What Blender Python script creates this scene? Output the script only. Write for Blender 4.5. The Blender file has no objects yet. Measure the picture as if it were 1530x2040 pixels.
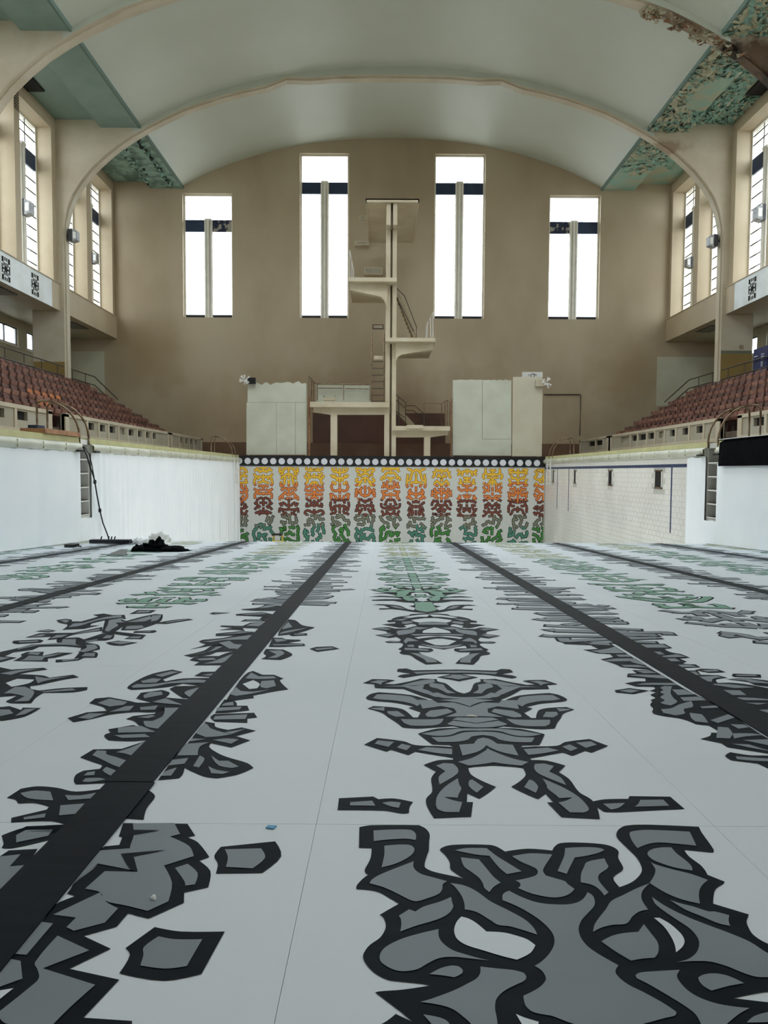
import bpy, math, random
from mathutils import Matrix, Vector
random.seed(7)
SC = bpy.context.scene
COL = SC.collection
PI = math.pi
# ------------------------------------------------------------------ camera
PXF, PITCH, ROLL = 1500.0, math.radians(3.09), math.radians(0.3)
CAM = Vector((-0.38, 0.0, -0.72))
cam_d = bpy.data.cameras.new('camera'); cam = bpy.data.objects.new('camera', cam_d); COL.objects.link(cam)
cam_d.sensor_fit = 'VERTICAL'; cam_d.sensor_height = 36.0; cam_d.lens = PXF * 36.0 / 2040.0
cam_d.clip_start = 0.02; cam_d.clip_end = 500
CROT = Matrix.Rotation(PI / 2 - PITCH, 3, 'X') @ Matrix.Rotation(ROLL, 3, 'Z')
cam.matrix_world = Matrix.Translation(CAM) @ CROT.to_4x4()
SC.camera = cam
# ------------------------------------------------------------------ sky, exposure
W = bpy.data.worlds.new('overcast_sky'); SC.world = W; W.use_nodes = True
bg = W.node_tree.nodes['Background']; bg.inputs[0].default_value = (0.87, 0.945, 1.0, 1); bg.inputs[1].default_value = 2.2
SC.view_settings.view_transform = 'Standard'; SC.view_settings.look = 'None'
SC.view_settings.gamma = 1.0; SC.view_settings.use_curve_mapping = False
SC.view_settings.exposure = 1.58
SC.cycles.use_denoising = True
SC.cycles.max_bounces = 10; SC.cycles.diffuse_bounces = 7; SC.cycles.glossy_bounces = 3
SC.cycles.transparent_max_bounces = 16; SC.cycles.sample_clamp_indirect = 6.0
SC.cycles.caustics_reflective = False; SC.cycles.caustics_refractive = False

RIBS = [36.8, 28.9, 21.0, 13.1, 5.2, -2.7]              # front faces of the arched ribs
RT = .68
BACK, REAR, SIDE = 44.5, -5.0, 16.15
BAYS = [(37.48, BACK), (29.58, 36.8), (21.68, 28.9), (13.78, 21.0), (5.88, 13.1), (-2.02, 5.2), (REAR, -2.7)]
OPEN = [[(41.1, 44.2), (37.58, 40.5)]] + [[(b - 3.55, b - .45), (a + .15, b - 4.05)] for a, b in BAYS[1:6]]
SKYL_ADDED = [(22.0, 28.6), (15.6, 20.4)]   # unseen roof lights just nearer than the view, added to brighten the far pool
SKX = 7.6

def portal(loc, rot, sx, sy):           # guides the sampling of daylight through a window opening
    l = bpy.data.lights.new('window_daylight', 'AREA'); l.shape = 'RECTANGLE'; l.size = sx; l.size_y = sy
    l.cycles.is_portal = True
    o = bpy.data.objects.new('window_daylight', l); COL.objects.link(o); o.location = loc; o.rotation_euler = rot
for cx, z0, z1 in ((-10.7, 8.2, 15.3), (10.6, 8.2, 15.3), (-3.93, 8.2, 17.6), (3.93, 8.2, 17.6)):
    portal((cx, BACK + 0.6, (z0 + z1) / 2), (-PI / 2, 0, 0), 2.9, z1 - z0)
for bay in OPEN:
    for a, b in bay:
        for s in (-1, 1):
            portal((s * (SIDE + 1.3), (a + b) / 2, 11.75), (0, s * PI / 2, 0), 7.1, b - a)

for a, b in SKYL_ADDED: portal((0, (a + b) / 2, 19.3), (0, 0, 0), 2 * SKX, b - a)

# ------------------------------------------------------------------ small helpers
def ray(x, y): return CROT @ Vector(((x - 765) / PXF, -(y - 1020) / PXF, -1.0))
def P(x, y, Y):                          # the point of the depth plane Y that the reference shows at x, y
    d = ray(x, y); return CAM + d * (Y / d.y)
FH, FS = 0.95, 0.042
def floor_z(Y): return CAM.z - FH - FS * Y
def FP(x, y):
    d = ray(x, y); t = -FH / (d.z + FS * d.y); p = CAM + d * t; return (p.x, p.y)
def lin(c):
    c = c / 255.0
    return c / 12.92 if c <= 0.04045 else ((c + 0.055) / 1.055) ** 2.4
def rgb(r, g, b): return (lin(r), lin(g), lin(b), 1)

def mat(name, c1, c2=None, scale=2.0, rough=0.7, bump=0.0, bscale=30.0, stretch=(1, 1, 1), lo=0.35, hi=0.65, metal=0.0, detail=4, spec=None):
    m = bpy.data.materials.new(name); m.use_nodes = True; nt = m.node_tree; b = nt.nodes['Principled BSDF']
    b.inputs['Roughness'].default_value = rough; b.inputs['Metallic'].default_value = metal
    b.inputs['Base Color'].default_value = c1
    g = nt.nodes.new('ShaderNodeNewGeometry'); mp = nt.nodes.new('ShaderNodeMapping'); mp.inputs['Scale'].default_value = stretch
    nt.links.new(g.outputs['Position'], mp.inputs[0])
    if c2 is not None:
        n = nt.nodes.new('ShaderNodeTexNoise'); n.inputs['Scale'].default_value = scale; n.inputs['Detail'].default_value = detail
        r = nt.nodes.new('ShaderNodeMapRange'); r.inputs[1].default_value = lo; r.inputs[2].default_value = hi
        x = nt.nodes.new('ShaderNodeMix'); x.data_type = 'RGBA'; x.inputs[6].default_value = c1; x.inputs[7].default_value = c2
        nt.links.new(mp.outputs[0], n.inputs['Vector']); nt.links.new(n.outputs['Fac'], r.inputs[0])
        nt.links.new(r.outputs[0], x.inputs[0]); nt.links.new(x.outputs[2], b.inputs['Base Color'])
        m['mix'] = x.name
    if spec is not None: b.inputs['Specular IOR Level'].default_value = spec
    if bump:
        n2 = nt.nodes.new('ShaderNodeTexNoise'); n2.inputs['Scale'].default_value = bscale; n2.inputs['Detail'].default_value = 3
        bp = nt.nodes.new('ShaderNodeBump'); bp.inputs['Strength'].default_value = bump; bp.inputs['Distance'].default_value = 0.02
        nt.links.new(mp.outputs[0], n2.inputs['Vector']); nt.links.new(n2.outputs['Fac'], bp.inputs['Height']); nt.links.new(bp.outputs[0], b.inputs['Normal'])
    return m

def blotch(m, centre, radius, col, scale=1.2, amount=0.8, soft=0.6):
    """a stain of its own shape around a point: noise times closeness to centre"""
    nt = m.node_tree; b = nt.nodes['Principled BSDF']
    src = b.inputs['Base Color'].links[0].from_socket if b.inputs['Base Color'].links else None
    g = nt.nodes.new('ShaderNodeNewGeometry')
    mp = nt.nodes.new('ShaderNodeMapping'); mp.vector_type = 'TEXTURE'
    mp.inputs['Location'].default_value = centre; mp.inputs['Scale'].default_value = radius
    ln = nt.nodes.new('ShaderNodeVectorMath'); ln.operation = 'LENGTH'
    n = nt.nodes.new('ShaderNodeTexNoise'); n.inputs['Scale'].default_value = scale; n.inputs['Detail'].default_value = 6
    add = nt.nodes.new('ShaderNodeMath'); add.operation = 'ADD'
    sc = nt.nodes.new('ShaderNodeMath'); sc.operation = 'MULTIPLY'; sc.inputs[1].default_value = 1.2
    mr = nt.nodes.new('ShaderNodeMapRange'); mr.inputs[1].default_value = 1.4 + soft / 2; mr.inputs[2].default_value = 1.4 - soft / 2
    mr.inputs[3].default_value = 0; mr.inputs[4].default_value = amount
    x = nt.nodes.new('ShaderNodeMix'); x.data_type = 'RGBA'; x.inputs[7].default_value = col
    nt.links.new(g.outputs['Position'], mp.inputs[0]); nt.links.new(mp.outputs[0], ln.inputs[0])
    nt.links.new(g.outputs['Position'], n.inputs['Vector']); nt.links.new(n.outputs['Fac'], sc.inputs[0])
    nt.links.new(ln.outputs['Value'], add.inputs[0]); nt.links.new(sc.outputs[0], add.inputs[1])
    nt.links.new(add.outputs[0], mr.inputs[0]); nt.links.new(mr.outputs[0], x.inputs[0])
    if src: nt.links.new(src, x.inputs[6])
    else: x.inputs[6].default_value = b.inputs['Base Color'].default_value
    nt.links.new(x.outputs[2], b.inputs['Base Color'])

M = {}
M['cream'] = mat('cream_wall_paint', rgb(194, 178, 151), rgb(177, 160, 133), 0.35, 0.6, 0.15, 8)
M['cream_back'] = mat('cream_end_wall_paint', rgb(186, 171, 146), rgb(166, 149, 123), 0.22, 0.6, 0.15, 6, (1, 1, .55))
for c, r, k in (((2.5, 44.5, 1.5), (9, 2, 3.2), rgb(140, 112, 84)), ((-6, 44.5, 2.5), (7, 2, 2.2), rgb(150, 125, 95)),
                ((-14.5, 44.5, 6), (2.4, 2, 2.0), rgb(150, 125, 85)), ((14.2, 44.5, 5), (2.2, 2, 1.6), rgb(150, 125, 85))):
    blotch(M['cream_back'], c, r, k, 0.8, 0.55, 1.2)
M['vault'] = mat('vault_paint', rgb(200, 204, 192), rgb(192, 196, 183), 0.2, 0.45)
M['rib'] = mat('rib_paint', rgb(204, 194, 174), rgb(190, 178, 154), 0.8, 0.6, 0.2, 10)
blotch(M['rib'], (13.4, 29.2, 14.1), (2.3, 3, 1.8), rgb(84, 58, 36), 2.2, 0.95, 0.6)
blotch(M['rib'], (10.6, 28.9, 15.9), (1.3, 2, 0.7), rgb(120, 92, 66), 3.0, 0.8, 0.4)
blotch(M['rib'], (14.6, 28.9, 13.6), (1.6, 2, 1.2), rgb(38, 28, 20), 3.2, 0.95, 0.4)
blotch(M['rib'], (12.4, 28.9, 14.9), (.7, 2, .5), rgb(36, 26, 18), 5.0, 0.95, 0.4)
blotch(M['rib'], (15.6, 28.9, 14.6), (1.2, 2, 1.0), rgb(44, 32, 22), 2.0, 0.95, 0.5)
blotch(M['rib'], (12.9, 36.8, 14.8), (1.3, 2, 0.4), rgb(140, 112, 84), 3.0, 0.7, 0.5)
M['riblow'] = M['rib']
M['teal'] = mat('teal_soffit_paint', rgb(128, 150, 140), rgb(118, 141, 131), 0.8, 0.5, 0.2, 6)
M['teal_worn'] = mat('worn_teal_paint', rgb(132, 160, 146), rgb(88, 112, 102), 1.6, 0.6, 0.6, 5, lo=.45, hi=.6, detail=8)
M['peel'] = mat('peeling_teal_paint', rgb(140, 172, 156), rgb(168, 166, 140), 0.9, 0.75, 1.0, 7, lo=.42, hi=.6, detail=8)
M['tealdark'] = mat('teal_fascia_paint', rgb(100, 120, 111), None)
M['flake'] = mat('paint_flake_front', rgb(140, 178, 162), rgb(120, 150, 136), 3, .7)
M['flake_back'] = mat('paint_flake_underside', rgb(188, 184, 158), rgb(160, 158, 132), 3, .8)
M['dado'] = mat('brown_dado_paint', rgb(112, 84, 66), rgb(92, 66, 52), 0.6, 0.5)
M['maroon'] = mat('dark_brown', rgb(92, 60, 48), rgb(72, 46, 38), 0.5, 0.6)
M['olive'] = mat('olive_pier_paint', rgb(150, 124, 66), rgb(138, 112, 60), 0.8, 0.55)
M['greyband'] = mat('grey_green_band_paint', rgb(110, 112, 92), None)
M['palepatch'] = mat('pale_green_patch_paint', rgb(196, 194, 172), rgb(182, 180, 156), 0.8, .6)
M['bulk'] = mat('balcony_front_paint', rgb(230, 235, 236), rgb(214, 218, 216), 0.9, 0.5)
M['soff'] = mat('under_gallery_paint', rgb(186, 180, 158), rgb(172, 164, 140), 0.8, 0.5)
M['blue'] = mat('blue_panel_paint', rgb(44, 62, 92), rgb(36, 52, 78), 2, 0.6)
M['bluepeel'] = mat('peeled_blue_panel', rgb(34, 42, 70), rgb(170, 165, 155), 3.2, 0.7, lo=.52, hi=.54, detail=6)
M['frame'] = mat('window_frame_paint', rgb(232, 229, 218), rgb(222, 218, 206), 2, 0.5)
M['darkmetal'] = mat('dark_metal', rgb(30, 32, 38), None, rough=.5)
M['black'] = mat('black_plastic', rgb(14, 15, 20), None, rough=.45)
M['blackcloth'] = mat('black_cloth', rgb(8, 9, 11), rgb(13, 14, 17), 4, .9, .5, 12, spec=.05)
M['void'] = mat('dark_opening', rgb(20, 18, 17), None, rough=.9)
M['lens'] = mat('lamp_glass', rgb(170, 172, 174), rgb(120, 122, 126), 6, .3)
M['parapet'] = mat('parapet_paint', rgb(196, 186, 166), rgb(184, 172, 150), 1.2, .6, .15, 10)
M['panel'] = mat('parapet_panel', rgb(172, 166, 150), rgb(160, 152, 134), 1.2, .6)
M['concrete'] = mat('terrace_concrete', rgb(96, 82, 70), rgb(76, 64, 54), 1.5, .85)
M['deck'] = mat('deck_tiles', rgb(170, 160, 140), rgb(150, 140, 120), 1.0, .5)
M['seatwood'] = mat('red_brown_seat', rgb(108, 64, 52), rgb(74, 43, 36), 1.1, .5)
M['seatorange'] = mat('orange_seat', rgb(186, 112, 54), rgb(160, 88, 52), 3, .5)
M['seatedge'] = mat('seat_underside', rgb(158, 114, 98), rgb(112, 74, 64), 1.3, .45)
M['iron'] = mat('seat_iron', rgb(76, 46, 40), rgb(60, 36, 32), 2, .5)
M['chrome'] = mat('worn_steel_tube', rgb(150, 130, 108), rgb(104, 84, 66), 6, .35, metal=.8)
M['rail'] = mat('dark_rail_paint', rgb(62, 52, 46), None, rough=.45)
M['dive'] = mat('diving_tower_paint', rgb(206, 194, 170), rgb(192, 178, 152), 1.0, .55)
M['diveshade'] = mat('diving_tower_shaded', rgb(150, 136, 112), None)  # tower paint darkened: shade of slot and stairs put into the colour
M['board'] = mat('pale_board', rgb(200, 202, 186), rgb(190, 190, 174), 1.2, .6)
M['board2'] = mat('cream_board', rgb(204, 196, 178), rgb(196, 188, 168), 1.0, .6)
M['raw'] = mat('torn_board_edge', rgb(150, 110, 80), rgb(110, 80, 56), 6, .9)
M['olivetile'] = mat('coping_fascia', rgb(192, 188, 138), rgb(176, 172, 124), 2, .4)
M['coping'] = mat('coping_ceramic', rgb(206, 206, 190), rgb(184, 184, 166), 1.5, .3)
M['tile'] = mat('white_wall_tile', rgb(238, 236, 230), rgb(226, 224, 218), 0.7, .25)
M['grout'] = mat('tile_grout', rgb(190, 187, 178), None)
M['bluetile'] = mat('blue_band_tile', rgb(40, 66, 110), rgb(30, 50, 92), 9, .3)
M['curtain'] = mat('white_sheet', rgb(247, 249, 251), rgb(242, 245, 248), 1.0, .75)
M['sheet'] = mat('white_floor_sheet', rgb(208, 214, 219), rgb(201, 208, 213), .5, .5, .05, 3, spec=.35)
M['ink'] = mat('black_paint', rgb(19, 27, 34), rgb(12, 19, 25), 6, .5, stretch=(1, 3, 1), spec=.04)
M['lane'] = mat('lane_line_paint', rgb(19, 26, 33), rgb(13, 19, 25), 5, .5, stretch=(1, 4, 1), spec=.05)
M['grey'] = mat('grey_paint', rgb(118, 126, 134), rgb(111, 119, 126), 1.2, .5, spec=.3)
M['green'] = mat('green_paint', rgb(92, 146, 122), rgb(84, 134, 112), 2, .45)
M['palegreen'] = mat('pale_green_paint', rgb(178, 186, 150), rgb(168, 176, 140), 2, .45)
M['palink'] = mat('pale_ink', rgb(112, 116, 84), None, rough=.45)  # paler outline ink of the farthest floor figures
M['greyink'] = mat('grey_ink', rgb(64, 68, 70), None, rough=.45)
M['ground'] = mat('outside_ground', rgb(120, 118, 110), None)
M['bluepaper'] = mat('blue_tape', rgb(90, 150, 190), None)
M['wood'] = mat('bare_timber', rgb(176, 130, 96), rgb(150, 106, 76), 5, .6)
M['white'] = mat('white_plastic', rgb(225, 225, 222), None, rough=.4)
M['yellow'] = mat('yellow_paint', rgb(200, 180, 70), None, rough=.5)
M['poster'] = mat('navy_poster', rgb(26, 36, 84), None, rough=.4)
M['paper'] = mat('white_print', rgb(190, 196, 210), None)
def flat(n, c): M[n] = mat('mural_' + n, c, None, rough=.6); return n
flat('m_white', rgb(204, 205, 201)); flat('m_yellow', rgb(238, 190, 48)); flat('m_yink', rgb(172, 118, 26)); flat('m_orange', rgb(226, 132, 58)); flat('m_oink', rgb(136, 56, 28))
flat('m_maroon', rgb(122, 62, 46)); flat('m_mink', rgb(44, 24, 24)); flat('m_grey', rgb(124, 124, 106)); flat('m_gink', rgb(22, 26, 26))
flat('m_green', rgb(62, 128, 54)); flat('m_teal', rgb(72, 132, 112)); flat('m_tink', rgb(16, 28, 26)); flat('m_disc', rgb(216, 216, 224))
gl = bpy.data.materials.new('obscured_glass'); gl.use_nodes = True; nt = gl.node_tree
for n in list(nt.nodes):
    if n.type == 'BSDF_PRINCIPLED': nt.nodes.remove(n)
out = nt.nodes['Material Output']; tr = nt.nodes.new('ShaderNodeBsdfTransparent'); tr.inputs[0].default_value = (.97, .98, .98, 1)
df = nt.nodes.new('ShaderNodeBsdfTranslucent'); df.inputs[0].default_value = (.9, .92, .92, 1)
mx = nt.nodes.new('ShaderNodeMixShader'); mx.inputs[0].default_value = 0.1
nt.links.new(tr.outputs[0], mx.inputs[1]); nt.links.new(df.outputs[0], mx.inputs[2]); nt.links.new(mx.outputs[0], out.inputs[0])
M['glass'] = gl

def tag(o, label=None, cat=None, group=None, kind=None):
    if label: o['label'] = label
    if cat: o['category'] = cat
    if group: o['group'] = group
    if kind: o['kind'] = kind
    return o
def empty(name, loc=(0, 0, 0), label=None, cat=None, group=None, kind=None, parent=None):
    o = bpy.data.objects.new(name, None); COL.objects.link(o); o.location = loc; o.empty_display_size = .2
    if parent: o.parent = parent
    return tag(o, label, cat, group, kind)
def wloc(o):
    v = Vector((0, 0, 0))
    while o is not None: v = v + o.location; o = o.parent
    return v
class MB:
    def __init__(s): s.v = []; s.f = []; s.m = []; s.mats = []
    def mi(s, m):
        if m not in s.mats: s.mats.append(m)
        return s.mats.index(m)
    def add(s, vs, fs, m):
        n = len(s.v); s.v += [tuple(v) for v in vs]; k = s.mi(m)
        for f in fs: s.f.append(tuple(n + i for i in f)); s.m.append(k)
        return s
    def box(s, x0, x1, y0, y1, z0, z1, m):
        if x0 > x1: x0, x1 = x1, x0
        if y0 > y1: y0, y1 = y1, y0
        if z0 > z1: z0, z1 = z1, z0
        vs = [(x, y, z) for z in (z0, z1) for x, y in ((x0, y0), (x1, y0), (x1, y1), (x0, y1))]
        return s.add(vs, [(3, 2, 1, 0), (4, 5, 6, 7), (0, 1, 5, 4), (1, 2, 6, 5), (2, 3, 7, 6), (3, 0, 4, 7)], m)
    def prism(s, poly, ax, a, b, m, side=None):
        if ax == 'y': c = lambda p, t: (p[0], t, p[1])
        elif ax == 'x': c = lambda p, t: (t, p[0], p[1])
        else: c = lambda p, t: (p[0], p[1], t)
        n = len(poly); vs = [c(p, a) for p in poly] + [c(p, b) for p in poly]
        s.add(vs, [tuple(range(n)), tuple(range(2 * n - 1, n - 1, -1))], m)
        k = len(s.v) - 2 * n; mi = s.mi(side or m)
        for i in range(n):
            j = (i + 1) % n; s.f.append((k + i, k + n + i, k + n + j, k + j)); s.m.append(mi)
        return s
    def tube(s, pts, r, m, n=8):
        pts = [Vector(p) for p in pts]; rings = []
        for i, p in enumerate(pts):
            d = (pts[min(i + 1, len(pts) - 1)] - pts[max(i - 1, 0)]).normalized()
            u = d.cross(Vector((0, 0, 1)));
            if u.length < 1e-3: u = d.cross(Vector((0, 1, 0)))
            u.normalize(); w = d.cross(u)
            rings.append([p + (u * math.cos(2 * PI * k / n) + w * math.sin(2 * PI * k / n)) * r for k in range(n)])
        vs = [v for rg in rings for v in rg]; fs = []
        for i in range(len(pts) - 1):
            for k in range(n): fs.append((i * n + k, i * n + (k + 1) % n, (i + 1) * n + (k + 1) % n, (i + 1) * n + k))
        fs += [tuple(range(n)), tuple(range(len(vs) - 1, len(vs) - n - 1, -1))]
        return s.add(vs, fs, m)
    def lathe(s, prof, c, m, n=16):      # profile (radius, z) about a vertical axis
        vs = []; fs = []
        for r, z in prof: vs += [(c[0] + r * math.cos(2 * PI * k / n), c[1] + r * math.sin(2 * PI * k / n), c[2] + z) for k in range(n)]
        for i in range(len(prof) - 1):
            for k in range(n): fs.append((i * n + k, i * n + (k + 1) % n, (i + 1) * n + (k + 1) % n, (i + 1) * n + k))
        fs += [tuple(range(n)), tuple(range(len(vs) - 1, len(vs) - n - 1, -1))]
        return s.add(vs, fs, m)
    def build(s, name, parent=None, smooth=False, loc=None):
        me = bpy.data.meshes.new(name)
        base = Vector((0, 0, 0)) if parent is None else wloc(parent)
        off = base if loc is None else Vector(loc)
        me.from_pydata([tuple(Vector(v) - off) for v in s.v], [], s.f)
        for m in s.mats: me.materials.append(M[m])
        me.polygons.foreach_set('material_index', s.m)
        if smooth: me.polygons.foreach_set('use_smooth', [True] * len(s.f))
        me.update()
        o = bpy.data.objects.new(name, me); COL.objects.link(o)
        o.location = off - base
        if parent: o.parent = parent
        return o
def struct(mb, name, parent=None, **k):
    o = mb.build(name, parent, **k); o['kind'] = 'structure' if parent is None else 'structure'
    if parent is not None: del o['kind']
    return o
def copy_tree(o, parent=None, loc=None):
    c = o.copy(); COL.objects.link(c); c.parent = parent
    if loc is not None: c.location = loc
    for ch in list(o.children): copy_tree(ch, c)
    return c
def holed(mb, mapf, u0, u1, z0, z1, d0, d1, holes, m):
    """slab between depths d0, d1 over u x z with rectangular holes, mapf(u, d, z) -> xyz corner"""
    us = sorted({u0, u1} | {max(u0, min(u1, h[0])) for h in holes} | {max(u0, min(u1, h[1])) for h in holes})
    zs = sorted({z0, z1} | {h[2] for h in holes} | {h[3] for h in holes}); zs = [z for z in zs if z0 <= z <= z1]
    for a, b in zip(us, us[1:]):
        run = None
        for c, d in zip(zs, zs[1:]):
            uc, zc = (a + b) / 2, (c + d) / 2
            solid = not any(h[0] < uc < h[1] and h[2] < zc < h[3] for h in holes)
            if solid: run = (run[0], d) if run else (c, d)
            if (not solid or d == zs[-1]) and run:
                p, q = mapf(a, d0, run[0]), mapf(b, d1, run[1]); mb.box(p[0], q[0], p[1], q[1], p[2], q[2], m); run = None
# ---- floor drawing near the camera: outlines read off the floor, in (crop) units, placed on the floor plane
CROPS = {'A': (680, 1620, .28105), 'B': (1100, 1620, .28105), 'C': (660, 1320, .37908), 'D': (1080, 1280, .29412),
         'E': (700, 1080, .20915), 'F': (0, 1320, .37908), 'G': (0, 1620, .29412), 'H': (300, 1080, .26144),
         'K': (0, 1210, .26144), 'P': (0, 0, 1.0)}
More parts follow.
